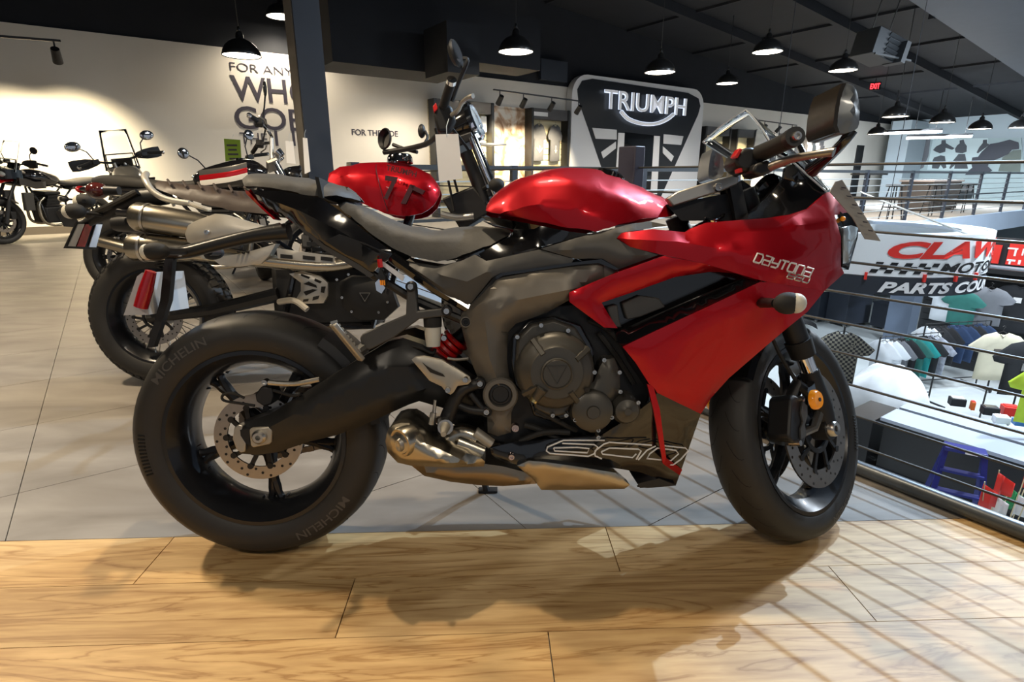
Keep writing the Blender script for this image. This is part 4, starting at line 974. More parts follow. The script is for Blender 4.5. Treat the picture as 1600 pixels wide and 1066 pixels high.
# steered front
TRAIL, RAKE, STEER = .085, R(24), R(36)
axd = V((-math.sin(RAKE), 0, math.cos(RAKE))); axp = V((WB+TRAIL, 0, 0))
S = Matrix.Translation(axp)@Matrix.Rotation(STEER, 4, axd)@Matrix.Translation(-axp)
fs = Fr(ROOT, S); FR = .300
fw_ = wheel(D, 'front_wheel', S, (WB,0,FR), FR, .12, .222, spokes=5, ph=R(-60), discs=(-.075, .075), disc_r=.155, letters=(('MICHELIN', R(-62), .5),))
for k in range(12):
    t = R(2)-k*.034; MB(S).tube([arcp(V((WB,0,FR)), .250, t, -.0600), arcp(V((WB,0,FR)), .266, t, -.0580)], .0022, 5).build('sidewall_bar', M_groove, fw_)
axl = V((WB, 0, FR))
for s in (-1, 1):
    y = s*.103
    b0 = axl+V((.0, y, 0)); off = V((0, y, 0))
    def fk(t, o=.0): return V((WB, y, FR))+axd*t+V((math.cos(RAKE), 0, math.sin(RAKE)))*o
    MB(S).tube([fk(-.01,.005), fk(.06,.018), fk(.16,.02)], [.024, .027, .024], 14).build('fork_foot', M_matte, D)
    MB(S).cyl(fk(.12,.02), fk(.24,.02), .0205, None, 18).build('stanchion', M_chrome, D)
    MB(S).cyl(fk(.205,.02), fk(.25,.02), .031, .034, 18).build('dust_seal', M_rubber, D)
    MB(S).cyl(fk(.25,.02), fk(.66,.02), .029, None, 18).build('fork_tube', M_matte, D)
    MB(S).cyl((WB,y-.03*s,FR), (WB,y+.012*s,FR), .03, None, 18).build('axle_clamp', M_matte, D)
    MB(S).lathe([(.008,.0),(.008,-.012),(.017,-.014),(.021,-.008),(.021,.01)], (WB, y+s*.014, FR), (0, -s, 0), 20).build('axle_nut', M_steel, D)
    # caliper
    cal = MB(S); cc = V((WB-.148, s*.086, FR+.035)); cd = V((.35, 0, .94)).normalized(); cn = V((.94, 0, -.35))
    q = [cc+cd*a_+cn*b_ for a_, b_ in ((-.068,-.028),(-.055,-.042),(.05,-.045),(.068,-.03),(.07,.03),(.03,.045),(0,.036),(-.03,.046),(-.066,.034))]
    cob = cal.prism([cc+(p-cc)*.88+V((0, s*.028, 0)) for p in q], (0, -s*.06, 0)).build('brake_caliper', M_matte, D, .006)
    cap = MB(S).prism([cc+cd*a_+cn*b_+V((0, s*.029, 0)) for a_, b_ in ((-.045,.008),(-.03,.03),(-.005,.02),(.02,.03),(.045,.026),(.05,.004),(.02,.0),(0,.012),(-.02,.002))], (0, s*.004, 0)).build('caliper_badge', M_cover, cob)
    for dd in (-.062, .062): MB(S).cyl(cc+cd*dd*.9+V((0, s*.01, 0)), cc+cd*dd*.9+V((0, s*.037, 0)), .009, .007, 12).build('caliper_bolt', M_bolt, cob)
    MB(S).tube([fk(.10,-.005), fk(.16,-.05), cc+cd*.05+V((0,0,0))], [.016,.012,.012], 8).build('caliper_lug', M_matte, D)
    MB(S).tube([fk(.05,-.0), fk(.03,-.05), cc-cd*.05], [.012,.010,.010], 8).build('caliper_lug', M_alu if s < 0 else M_matte, D)
    rf = fk(.125, -.075); rf.y = s*.150
    ref = MB(S).lathe([(0,-.007),(.020,-.006),(.0245,0),(.0245,.008)], rf, (0, -s if s > 0 else 1, 0), 24).build('reflector', M_orange, D)
    MB(S).cyl(rf+V((0,-.009 if s < 0 else .009,0)), rf, .005, None, 10).build('reflector_screw', M_hole, ref)
    MB(S).bar(rf+V((0,-s*.008,0)), fk(.14,.01), .018, .006).build('reflector_bracket', M_matte, D)
MB(S).cyl((WB,-.1,FR), (WB,.1,FR), .012, None, 12).build('axle', M_steel, D)
# front mudguard
g = MB(S); secs = []
for k in range(15):
    t = R(70)+R(80)*k/14; secs.append([V((WB,0,FR))+V((math.cos(t)*r_, y_, math.sin(t)*r_)) for r_, y_ in ((.285,-.068),(.303,-.062),(.311,-.03),(.311,.03),(.303,.062),(.285,.068),(.290,.06),(.305,.03),(.305,-.03),(.290,-.06))])
g.loft(secs); g.build('front_mudguard', M_gloss, D)
MB(S).tube(smooth_path([axl+axd*.60+V((.03,-.1,0)), axl+axd*.40+V((-.05,-.11,0)), axl+axd*.26+V((-.085,-.10,0)), V((WB-.10,-.10,FR+.12))], 5), .005, 6).build('brake_hose', M_rubber, D)
# ---- chassis
frame_px = [(718,498),(722,490),(740,471),(773,435),(845,422),(932,410),(967,423),(900,455),(888,470),(854,489),(806,506),(794,519),(792,560),(796,590),(803,610),(803,635),(799,645),(798,676),(778,682),(762,676),(761,642),(757,614),(747,591),(733,558),(722,515)]
fy = [-.150,-.152,-.165,-.175,-.185,-.185,-.18,-.185,-.185,-.178,-.170,-.165,-.165,-.165,-.165,-.165,-.165,-.16,-.155,-.155,-.16,-.16,-.16,-.155,-.15]
patch('frame_spar', fr, [(x,y,d) for (x,y),d in zip(frame_px, fy)], M_taupe, D, res=.016, bulge=.010, bw=.005, thick=.035,
      inner=[[(768,492,-.190),(800,470,-.197),(850,460,-.198),(890,452,-.196)], [(758,500,-.185),(765,560,-.184),(780,600,-.182)], [(745,478,-.178),(760,470,-.186),(800,455,-.192)]])
def ringpart(name, px, py, y, ro, ri, m, h=.012, dep=.03, n=28, parent=None):
    p = fr.pix(px, py, y); return MB().lathe([(ri,0),(ri+.002,-h),(ro-.004,-h),(ro,-h+.004),(ro,dep)], p, (0,1,0), n).build(name, m, parent or D)
ringpart('pivot_boss', 782, 616, -.185, .041, .026, M_taupe)
p = fr.pix(782, 616, -.186); MB().lathe([(0,-.001),(.018,-.002),(.020,-.005),(.0255,-.004),(.026,.02)], p, (0,1,0), 24).build('pivot_cap', M_matte, D)
for x, y_ in ((728,503),): 
    ringpart('bolt_boss', x, y_, -.168, .014, .010, M_taupe, .006, .02); bolt(fr, x, y_, -.166, .010, D, M_engb)
# swingarm
sw = [(366,678,-.125),(373,664,-.125),(395,656,-.128),(420,648,-.13),(455,628,-.135),(491,604,-.138),(541,573,-.14),(580,550,-.14),(606,534,-.135),(630,528,-.13),(660,538,-.125),(700,566,-.12),(742,596,-.11),(742,640,-.11),(700,640,-.12),(655,627,-.13),(640,632,-.135),(600,650,-.138),(560,668,-.138),(523,681,-.137),(484,690,-.134),(434,707,-.128),(400,711,-.126),(374,709,-.125)]
patch('swingarm', fr, sw, M_satin, D, res=.018, bulge=.012, bw=.02, thick=.06, inner=[[(420,668,-.140),(491,630,-.150),(560,596,-.155),(610,572,-.152),(650,572,-.145)], [(470,672,-.142),(560,640,-.152),(620,615,-.150),(660,608,-.142)]])
for s in ((470,621,600,560),): pass
q = MB().hexa([fr.pix(x, y_, d) for d in (-.09, .09) for x, y_ in ((640,560),(735,600),(735,640),(650,625))]); q.build('swingarm_bridge', M_satin, D)
# axle adjuster
plate('axle_plate', fr, [(366,668),(372,664),(379,666),(376,680),(384,692),(383,706),(376,708),(369,702),(363,686)], -.146, -.12, M_alu, D, .002)
plate('adjuster_block', fr, [(389,671),(420,667),(425,673),(424,692),(420,695),(395,700),(391,696)], -.152, -.125, M_cast, D, .003)
p = fr.pix(405, 683, -.156); MB().lathe([(.006,.004),(.006,-.009),(.012,-.009),(.017,-.004),(.017,.008)], p, (0,1,0), 6 if False else 20).build('axle_nut', M_steel, D)
plate('adjuster_pocket', fr, [(375,672),(389,671),(391,697),(384,693),(376,681)], -.147, -.13, M_engb, D)
# rear caliper and torque arm
cal = plate('brake_caliper', fr, [(398,617),(408,604),(424,605),(428,618),(425,632),(412,636),(400,628)], -.095, -.045, M_matte, D, .004)
bolt(fr, 415, 597, -.10, .008, cal); pixtube('brake_hose', fr, [(398,634,-.10),(372,630,-.10),(350,626,-.10),(348,618,-.10),(362,614,-.10),(382,622,-.10)], .0035, M_rubber, D)
pixtube('sensor_cable', fr, [(420,598,-.11),(460,600,-.12),(500,593,-.13)], .0065, M_alu, D)
pixtube('brake_hose', fr, [(428,610,-.11),(455,618,-.13),(470,616,-.14)], .004, M_rubber, D)
# ---- chain on the far side
c0, c1, r0, r1 = V((0,.07,RR)), V((.515,.07,.375)), .095, .036
path = []; 
for k in range(15): t = R(95)+R(172)*k/14; path.append(arcp(c0, r0, t, .07))
nb = 30
for k in range(1, nb): path.append(arcp(c0, r0, R(267), .07).lerp(arcp(c1, r1, R(267), .07), k/nb))
for k in range(8): t = R(-93)+R(188)*k/7; path.append(arcp(c1, r1, t, .07))
for k in range(1, nb): path.append(arcp(c1, r1, R(95), .07).lerp(arcp(c0, r0, R(95), .07), k/nb))
ch = MB()
for k in range(len(path)):
    a_, b_ = path[k], path[(k+1) % len(path)]; ch.bar(a_.lerp(b_, .03), a_.lerp(b_, .97), .018 if k % 2 else .011, .015, (0,0,1) if abs((b_-a_).normalized().z) < .9 else (1,0,0))
ch.build('chain', mat('chain_steel', (.16,.14,.12), .4, .9), D)
spk = MB().lathe([(.07,-.003),(.088,-.003),(.088,.003),(.07,.003)], c0, (0,1,0), 40, True)
for k in range(40): t = 2*math.pi*k/40; spk.bar(arcp(c0, .086, t, .07), arcp(c0, .098, t, .07), .006, .006, (0,1,0))
for k in range(5): t = 2*math.pi*k/5; spk.bar(arcp(c0, .04, t, .07), arcp(c0, .075, t, .07), .02, .008, (0,1,0))
spk.build('sprocket', M_engb, D)
# hugger mudguard over the rear tyre
g = MB(); secs = []
for k in range(12):
    t = R(8)+R(46)*k/11; secs.append([V((0,0,RR))+V((math.cos(t)*r_, y_, math.sin(t)*r_)) for r_, y_ in ((.30,-.100),(.322,-.095),(.333,-.05),(.333,.05),(.322,.095),(.30,.10),(.306,.09),(.327,.045),(.327,-.045),(.306,-.09))])
g.loft(secs).build('hugger', M_matte, D)
pixtube('chain_guard', fr, [(410,563,.09),(470,563,.09),(540,580,.09)], .009, M_matte, D)
# side stand on the far side
MB().tube([(.55,.13,.24),(.56,.20,.12),(.575,.243,.037)], .011, 8).build('side_stand', M_matte, D)
MB().box((.58,.247,.036), (.06,.035,.006)).build('stand_foot', M_matte, D)
# ---- passenger peg hanger
plate('peg_hanger', fr, [(636,446),(641,440),(647,443),(649,450),(652,487),(690,482),(700,480),(705,487),(700,494),(655,499),(615,528),(578,547),(565,544),(562,528),(566,522),(634,492)], -.175, -.135, M_cover, D, .003)
for x, y_ in ((642,448),(698,486)): ringpart('bolt_boss', x, y_, -.172, .012, .008, M_matte, .008, .02); bolt(fr, x, y_, -.180, .0075, D)
peg = MB(); 
a_, b_ = fr.pix(520,506,-.25), fr.pix(565,562,-.20); peg.bar(a_, b_, .020, .012, (0,0,1)); peg = peg.build('passenger_peg', M_cast, D, .003)
for k in range(9):
    q = a_.lerp(b_, (k+.5)/10); MB().bar(q+V((-.006,-.004,.006)), q+V((.008,-.004,.010)), .003, .006).build('peg_rib', M_alu, peg)
pixtube('peg_pivot', fr, [(556,552,-.19),(572,540,-.16)], .012, M_cover, D, k=0)
# ---- rider footrest: heel guard, hanger, brake lever, reservoir, shock
hg = patch('heel_guard', fr, [(643,562,-.20),(648,558,-.20),(662,557,-.20),(690,563,-.20),(719,580,-.20),(734,590,-.20),(736,596,-.20),(731,601,-.20),(715,603,-.20),(709,613,-.20),(704,617,-.20),(698,614,-.20),(690,604,-.20),(671,595,-.20)], M_cast, D, res=.01, bulge=.004, bw=.006, thick=.012)
plate('heel_guard_slot', fr, [(660,567),(666,572),(676,578),(692,585),(695,589),(686,587),(672,582)], -.2075, -.19, M_hole, D)
for x, y_ in ((727,593),(700,609)): bolt(fr, x, y_, -.207, .007, D)
for pts, r_ in (([(750,599,-.185),(720,612,-.18),(700,650,-.17),(690,690,-.165)], [.012,.015,.018,.014]), ([(758,643,-.185),(735,640,-.18),(715,632,-.175)], [.012,.010,.008]), ([(758,643,-.185),(735,615,-.185)], [.008,.007])):
    pixtube('footrest_hanger', fr, pts, r_, M_matte, D, 10)
for x, y_ in ((750,599),(760,643)): ringpart('bolt_boss', x, y_, -.186, .013, .009, M_matte, .008, .02); bolt(fr, x, y_, -.195, .0075, D)
pixtube('brake_pushrod', fr, [(680,625,-.19),(678,645,-.19)], .004, M_bolt, D, k=0); pixtube('pushrod_clevis', fr, [(677,645,-.19),(674,663,-.19)], .007, M_alu, D, k=0)
pixtube('footrest_spindle', fr, [(694,660,-.17),(696,668,-.22)], [.016,.018], M_steel, D, 12, 0); pixtube('footrest_tip', fr, [(696,667,-.22),(693,679,-.27)], [.012,.006], M_cast, D, 12, 0)
p = fr.pix(677, 541, -.15); rv = MB().lathe([(.0,-.002),(.0165,0),(.019,.03),(.019,.046),(0,.047)], p, (0,0,1), 18).build('fluid_reservoir', M_resv, D)
MB().lathe([(.021,0),(.0215,.022),(.018,.025),(0,.025)], p+V((0,0,.046)), (0,0,1), 18).build('reservoir_cap', M_rubber, rv)
bolt(fr, 694, 528, -.16, .007, D)
pts = []; a_, b_ = fr.pix(672,566,-.06), fr.pix(716,528,-.06); dx = (b_-a_).normalized(); ex, ey = frame_of(dx)
for k in range(90):
    t = k/89; pts.append(a_.lerp(b_, t)+ex*(.030*math.cos(t*2*math.pi*6))+ey*(.030*math.sin(t*2*math.pi*6)))
MB().tube(pts, .007, 6).build('shock_spring', M_spr, D); MB().cyl(a_-dx*.04, b_+dx*.05, .017, None, 14).build('shock_body', M_engb, D)
pixtube('hydraulic_hose', fr, [(700,560,-.13),(715,562,-.14),(733,560,-.15)], .004, M_alu, D)
pixtube('hydraulic_hose', fr, [(640,540,-.13),(660,545,-.14),(676,552,-.14),(680,545,-.14)], .004, M_rubber, D)
# ---- subframe tubes
pixtube('subframe_tube', fr, [(575,425,-.13),(650,470,-.14),(722,500,-.145)], .010, M_matte, D, k=0)
pixtube('subframe_tube', fr, [(612,402,-.14),(680,450,-.15),(735,483,-.15)], .014, M_gloss, D, k=0)
plate('chassis_label', fr, [(592,411),(596,407),(632,432),(629,440)], -.155, -.150, M_paper, D)
# ---- engine
plate('engine_block', fr, [(760,500),(800,480),(900,470),(960,500),(985,560),(1020,610),(1012,640),(940,690),(800,700),(760,690),(752,640),(745,560)], -.150, .150, M_engb, D, .01)
plate('dark_filler', fr, [(706,606),(758,606),(766,692),(735,684),(705,660),(700,630)], -.09, .10, M_engb, D)  # dark filler added to close the bright floor gaps behind the engine
plate('cylinder_block', fr, [(890,470),(960,510),(1010,590),(1018,640),(975,650),(930,590),(900,520)], -.145, .145, M_engb, D, .008)
cc = fr.pix(866, 576, -.19)
cv = MB().lathe([(0,-.060),(.030,-.060),(.034,-.056),(.058,-.054),(.066,-.046),(.078,-.042),(.087,-.030),(.092,.0),(.094,.05)], cc, (0,1,0), 48).build('clutch_cover', M_eng, D)
MB().lathe([(.031,-.0605),(.033,-.0625),(.036,-.0605)], cc, (0,1,0), 40).build('cover_ridge', M_eng, cv)
for k in range(4):
    t = R(35+90*k); MB().tube([arcp(cc, .050, t, cc.y-.052), arcp(cc, .088, t, cc.y-.030)], .009, 6).build('cover_rib', M_eng, cv)
q = [cc+V((x*.022, -.0615, z*.022)) for x, z in ((-1,.8),(1,.8),(0,-1.05))]
MB().tube([q[0], q[1], q[2]], .0016, 5, True).build('triangle_emblem', M_cover, cv)
text_obj('emblem_letter', 'T', lambda s, t: cc+V((-.009+.018*s, -.0615, -.006+.018*t)), M_cover, cv)
plate('clutch_casing', fr, [(806,560),(808,530),(830,508),(866,500),(900,512),(920,545),(922,590),(905,620),(890,640),(880,650),(862,652),(836,640),(832,622),(812,600)], -.205, -.14, M_eng, D, .006)
plate('clutch_gasket', fr, [(798,565),(800,527),(826,502),(866,494),(908,508),(928,545),(930,585),(905,627),(890,652),(862,660),(834,650),(826,626),(804,602)], -.175, -.14, M_gloss, D, .004)
for x, y_ in ((808,526),(845,508),(887,516),(917,548),(913,588),(863,648),(885,622),(884,648)): bolt(fr, x, y_, -.212, .0055, D)
pixtube('oil_filler', fr, [(836,624,-.235),(848,606,-.245)], [.010,.014], M_eng, D, 10, 0); pixtube('filler_ring', fr, [(833,628,-.236),(838,619,-.236)], .0095, mat('brass', (.7,.55,.25), .3, 1.), D, 10, 0)
pixtube('breather_pipe', fr, [(836,640,-.20),(860,652,-.19),(890,668,-.18),(900,672,-.17)], .006, M_rubber, D)
sc_ = fr.pix(922, 637, -.19)
MB().lathe([(0,-.046),(.014,-.046),(.016,-.042),(.040,-.040),(.047,-.034),(.051,0),(.052,.04)], sc_, (0,1,0), 36).build('alternator_cover', M_eng, D)
patch('engine_side_cover', fr, [(938,572,-.20),(944,562,-.20),(960,560,-.195),(968,580,-.195),(969,612,-.195),(962,622,-.195),(950,632,-.2),(935,660,-.2),(938,676,-.2),(922,676,-.2),(908,668,-.2),(895,655,-.2),(892,632,-.2),(905,612,-.2),(928,596,-.2)], M_eng, D, res=.012, bulge=.012, bw=.012, thick=.05, mirror=None)
s2 = fr.pix(975, 637, -.185); MB().lathe([(0,-.04),(.008,-.04),(.012,-.036),(.027,-.032),(.034,-.018),(.035,.04)], s2, (0,1,0), 28).build('water_pump_cover', M_eng, D)
for x, y_ in ((943,562),(928,581),(967,581),(968,611),(905,619),(951,642),(955,651),(898,655),(934,671),(996,628),(934,682)): bolt(fr, x, y_, -.218, .0055, D)
p = fr.pix(917, 609, -.232); MB().cyl(p, p+V((0,-.004,0)), .006, None, 12).build('drain_hole', M_hole, D)
for x, y_, r_ in ((805,668,.010),(799,713,.008)): bolt(fr, x, y_, -.19, r_, D, mat('pink_bolt', (.62,.50,.47), .25, 1.))
for pts in ([(812,690,-.17),(850,676,-.18),(890,676,-.18)], [(820,664,-.16),(845,672,-.17),(880,690,-.17)], [(935,520,-.16),(965,560,-.16),(990,600,-.16)], [(920,500,-.16),(950,515,-.17),(980,545,-.18)]):
    pixtube('hose', fr, pts, .007, M_rubber, D)
# ---- silencer
patch('silencer', fr, [(602,690,-.215),(605,675,-.22),(613,665,-.22),(625,661,-.22),(640,661,-.22),(652,668,-.225),(679,692,-.235),(729,708,-.235),(752,716,-.225),(758,722,-.22),(756,729,-.215),(704,731,-.23),(642,728,-.225),(621,723,-.22),(606,707,-.215)], M_exh, D, res=.012, bulge=.022, bw=.018, thick=.12, mirror=None, inner=[[(640,668,-.235),(665,692,-.25),(720,716,-.25)]], label='brushed steel silencer')
patch('collector_box', fr, [(642,727,-.20),(704,730,-.20),(757,725,-.20),(786,729,-.20),(828,740,-.19),(838,756,-.19),(786,760,-.185),(745,758,-.18),(704,753,-.18),(663,744,-.18)], mat('exhaust_brown', (.26,.215,.16), .33, 1., var=.1, scale=8), D, res=.014, bulge=.012, bw=.015, thick=.22, mirror=None)
patch('exhaust_shield', fr, [(808,728,-.20),(826,720,-.205),(850,722,-.21),(900,729,-.21),(962,739,-.20),(984,758,-.195),(976,764,-.19),(900,766,-.185),(846,766,-.185),(834,750,-.19)], M_exh, D, res=.012, bulge=.006, bw=.008, thick=.03, mirror=None)
o = fr.pix(628, 691, -.243); dr = V((-.62,-.75,-.1)).normalized()
MB().lathe([(.020,.006),(.026,-.006),(.031,-.006),(.034,.0),(.032,.03)], o, -dr*-1*-1 if False else -dr, 28).build('tailpipe_ring', M_exh, D)
MB().lathe([(0,.006),(.027,.004)], o, -dr, 24).build('tailpipe_mouth', M_hole, D)
MB().lathe([(0,-.002),(.013,-.006),(.018,.004)], o+V((-.004,-.002,-.006)), -dr, 20, sx=.7).build('tailpipe_baffle', M_alu, D)
for pts, r_, m in (([(700,690,-.17),(720,676,-.17),(745,684,-.17)], .022, M_exh), ([(742,675,-.185),(768,694,-.185)], .013, M_cast), ([(715,690,-.18),(755,706,-.18)], .022, M_exh)):
    pixtube('header_pipe', fr, pts, r_, m, D, 14)
# ---- belly pan
patch('belly_pan', fr, [(766,700,-.175),(800,692,-.18),(880,685,-.185),(940,680,-.19),(985,652,-.195),(1016,628,-.20),(1027,614,-.205),(1095,647,-.165),(1062,742,-.14),(1056,759,-.13),(1012,763,-.13),(996,761,-.14),(1028,748,-.14),(1000,738,-.15),(962,732,-.17),(880,722,-.185),(826,717,-.19),(808,726,-.185),(785,722,-.18),(768,711,-.175)], M_gloss, D, res=.02, bulge=.006, bw=.02, thick=.008)
patch('belly_edge', fr, [(1011,600,-.212),(1021,604,-.215),(1031,640,-.21),(1041,716,-.20),(1066,734,-.15),(1062,743,-.142),(1036,725,-.195),(1021,640,-.208)], M_cred, D, res=.015, thick=.008)
plate('belly_tip', fr, [(996,756),(1030,748),(1040,752),(1056,758),(1000,763)], -.145, -.05, M_matte, D)
# white outline numerals on the belly pan
def stroke(pts, y=-.2015, r=.0016):
    q = [fr.pix(x, y_, y) for x, y_ in pts]; return q
def c4(x, y): return (760+x/3.33, 460+y/3.33)
yb = lambda x: -.199 if x < 1000 else -.199+(x-1000)*.00055
for pts, cl_ in (([(615,760),(400,760),(318,795),(312,815),(330,828),(530,843),(560,830),(580,795),(560,782),(395,776)], False), ([(350,800),(470,797),(535,803),(525,825),(355,815),(350,800)], False),
                 ([(860,785),(640,770),(610,780),(565,815),(565,840),(600,856)], False), ([(598,820),(640,800),(790,806),(805,815),(780,860)], False), ([(598,820),(605,832),(760,850),(780,830)], False),
                 ([(880,790),(835,812),(790,862)], False), ([(890,800),(850,830),(835,855),(960,866),(1000,830),(985,812),(890,800)], False), ([(900,785),(1035,800),(1050,815),(1010,860),(970,888),(940,885)], False)):
    q = [fr.pix(*c4(*z), yb(c4(*z)[0])-.006) for z in pts]
    MB().tube(q, .0019, 5).build('numeral_line', M_white, D)
# ---- red fairing
UP = [(963,372,-.185),(972,364,-.19),(1020,358,-.20),(1071,363,-.205),(1080,357,-.205),(1104,348,-.205),(1155,344,-.205),(1196,341,-.205),(1236,335,-.195),(1263,326,-.18),(1290,302,-.15),(1300,299,-.13),(1322,318,-.075),(1330,330,-.06),(1318,334,-.09),(1304,336,-.135),(1314,370,-.150),(1314,416,-.13),(1319,427,-.105),(1288,455,-.18),(1200,441,-.236),(1180,436,-.238),(1100,412,-.235),(1037,399,-.225),(985,386,-.20)]
patch('upper_fairing', fr, UP, M_cred, D, res=.02, bulge=.006, bw=.02, thick=.008, inner=[[(985,374,-.208),(1060,378,-.225),(1140,392,-.240),(1230,412,-.235),(1300,424,-.165)], [(1085,358,-.212),(1180,356,-.222),(1250,352,-.212),(1300,345,-.165)]])
patch('vent_surround', fr, [(889,457,-.20),(960,428,-.222),(1037,400,-.226),(1100,412,-.236),(1180,436,-.239),(1187,441,-.232),(1150,427,-.222),(1110,425,-.215),(1055,433,-.208),(985,458,-.205),(940,473,-.20),(950,490,-.20),(965,513,-.20),(944,512,-.205),(890,472,-.203)], M_cred, D, res=.014, bulge=.006, bw=.008, thick=.010)
patch('lower_fairing', fr, [(1187,441,-.239),(1200,441,-.237),(1288,455,-.181),(1262,487,-.195),(1230,513,-.20),(1198,540,-.195),(1139,591,-.18),(1111,622,-.17),(1095,647,-.165),(1027,614,-.21),(1021,605,-.215),(1015,601,-.217),(994,568,-.222),(973,542,-.225),(1010,524,-.23),(1100,482,-.24)], M_cred, D, res=.02, bulge=.008, bw=.02, thick=.008)
patch('vent_lip', fr, [(962,520,-.19),(1010,500,-.20),(1100,462,-.205),(1165,436,-.215),(1187,441,-.236),(1100,482,-.236),(1010,524,-.226),(973,542,-.22),(966,536,-.20)], M_gloss, D, res=.016, bulge=.008, bw=.015, thick=.02)
plate('vent_backing', fr, [(930,470),(1055,425),(1150,420),(1195,436),(1110,478),(975,540),(950,510)], -.155, -.12, M_gloss, D)
plate('radiator_shroud', fr, [(948,480),(965,476),(968,500),(972,512),(958,512)], -.175, -.15, M_cover, D, .003); plate('radiator_shroud', fr, [(972,474),(1000,462),(1030,466),(1040,480),(1000,496),(980,500),(976,488)], -.172, -.15, M_cover, D, .003)
plate('inner_fairing', fr, [(985,560),(1040,520),(1190,450),(1260,470),(1200,530),(1130,590),(1090,640),(1030,610)], -.12, .12, M_engb, D)
# model name on the fairing
def decal(name, txt, p0, p1, cap, y, m, off=0., lean_=.25, lift=.004):
    a_, b_ = fr.pix(*p0, y), fr.pix(*p1, y); u = b_-a_; n_ = V((-u.z, 0, u.x)).normalized(); h_ = cap/(FPX/1.6)
    return text_obj(name, txt, lambda s, t: a_+u*s+n_*(h_*t)+u.normalized()*(h_*t*lean_)+V((0,-lift,0)), m, D, offset=off)
text_fit = []
GL = {'D': [[(0,0),(0,1),(.8,1),(1,.75),(1,.2),(.85,0),(0,0)]], 'A': [[(.05,1),(1,1),(1,0),(0,0),(0,.5),(1,.5)]], 'Y': [[(0,1),(0,.45),(1,.45)],[(1,1),(1,.15),(.85,0),(.1,0)]], 'T': [[(0,1),(1,1)],[(.5,1),(.5,0)]], 'O': [[(.12,0),(0,.2),(0,.85),(.12,1),(.88,1),(1,.85),(1,.2),(.88,0),(.12,0)]], 'N': [[(0,0),(0,1),(.85,1),(1,.85),(1,0)]],
      '6': [[(1,1),(.1,1),(0,.85),(0,.1),(.1,0),(.9,0),(1,.1),(1,.5),(0,.5)]], '0': [[(.1,0),(0,.15),(0,.85),(.1,1),(.9,1),(1,.85),(1,.15),(.9,0),(.1,0)]]}
def glyphs(nm, txt, p0, p1, cap, y0, y1, m, rr=.0017):
    a_, b_ = fr.pix(*p0, y0), fr.pix(*p1, y1); u = b_-a_; n_ = V((-u.z,0,u.x)).normalized()*(cap/560.); st = 1/len(txt)
    for i, ch_ in enumerate(txt):
        mb = MB()
        for ln in GL[ch_]: mb.tube([a_+u*((i+.02+.80*x+.16*y)*st)+n_*y for x, y in ln], rr, 4)
        mb.build(nm, m, D)
glyphs('model_letter', 'DAYTONA', (1177,409), (1267,434), 11, -.250, -.238, M_white, .0020); glyphs('model_digit', '660', (1229,434), (1264,443), 7, -.243, -.238, M_steel, .0016)
# headlight
patch('headlight_surround', fr, [(1302,336,-.137),(1318,333,-.09),(1332,331,-.06),(1342,350,-.055),(1340,372,-.07),(1326,422,-.09),(1316,418,-.125),(1315,370,-.147)], M_gloss, D, res=.012, thick=.02)
hl = patch('headlight_lens', fr, [(1318,356,-.142),(1330,352,-.10),(1341,356,-.062),(1338,374,-.07),(1325,415,-.095),(1317,412,-.125),(1318,380,-.143)], M_lens, D, res=.012, bulge=.006, bw=.01, thick=.012)
p = fr.pix(1317, 342, -.118); MB().ball(p, .006).build('marker_light', M_orange, D)
plate('nose_block', fr, [(1230,345),(1290,310),(1318,335),(1322,400),(1300,430),(1230,430)], -.11, .11, M_engb, D)
# indicator
p, q = fr.pix(1190, 473, -.235), fr.pix(1212, 474, -.30)
for s in (1, -1):
    f_ = lambda v: V((v.x, v.y*s, v.z)); ind = MB().tube([f_(p), f_(q)], [.012, .010], 10).build('indicator_stalk', M_matte, D)
    o = f_(fr.pix(1231, 474, -.32)); MB().ball(o, (.030,.020,.023)).build('indicator_body', M_rubber, ind); MB().ball(o+V((.016,-.003*s,0)), (.020,.019,.021)).build('indicator_lens', M_resv, ind)
# ---- tank and covers
TK = [(755,331,-.07),(757,322,-.06),(764,309,-.04),(785,291,-.015),(821,273,0),(851,261,0),(890,255.6,0),(932,261,0),(962,270,0),(995,285,0),(1025,300,0),(1052,318,-.01),(1061,333,-.04),(1050,340,-.10),(1004,345,-.145),(968,354,-.17),(932,364.6,-.178),(890,359,-.175),(830,347,-.15),(780,338,-.11)]
patch('fuel_tank', fr, TK, M_cred, D, res=.016, mirror='join', thick=.01, sharp=50,
      inner=[[(772,326,-.100),(795,300,-.112),(825,281,-.118),(850,274,-.122),(890,279,-.142),(930,291,-.152),(962,302,-.150),(985,312,-.145),(998,330,-.145)], [(790,330,-.135),(840,318,-.165),(900,325,-.180),(940,340,-.180)], [(800,283,-.06),(850,266.5,-.065),(890,265,-.08),(935,274,-.085),(970,285,-.08),(1010,302,-.075),(1040,318,-.075)]])
p = fr.pix(955, 272, 0); MB().lathe([(0,.004),(.03,.004),(.036,.0),(.038,-.02)], p, (.4,0,1), 24).build('fuel_cap', M_gloss, D)
patch('tank_base', fr, [(752,338,-.09),(780,341,-.13),(830,350,-.16),(890,362,-.18),(932,367,-.182),(880,377,-.175),(830,389,-.17),(765,408,-.16),(755,405,-.155),(748,397,-.15),(775,382,-.13),(800,368,-.11),(803,358,-.10),(775,350,-.08)], M_gloss, D, res=.018, bulge=.006, thick=.03)
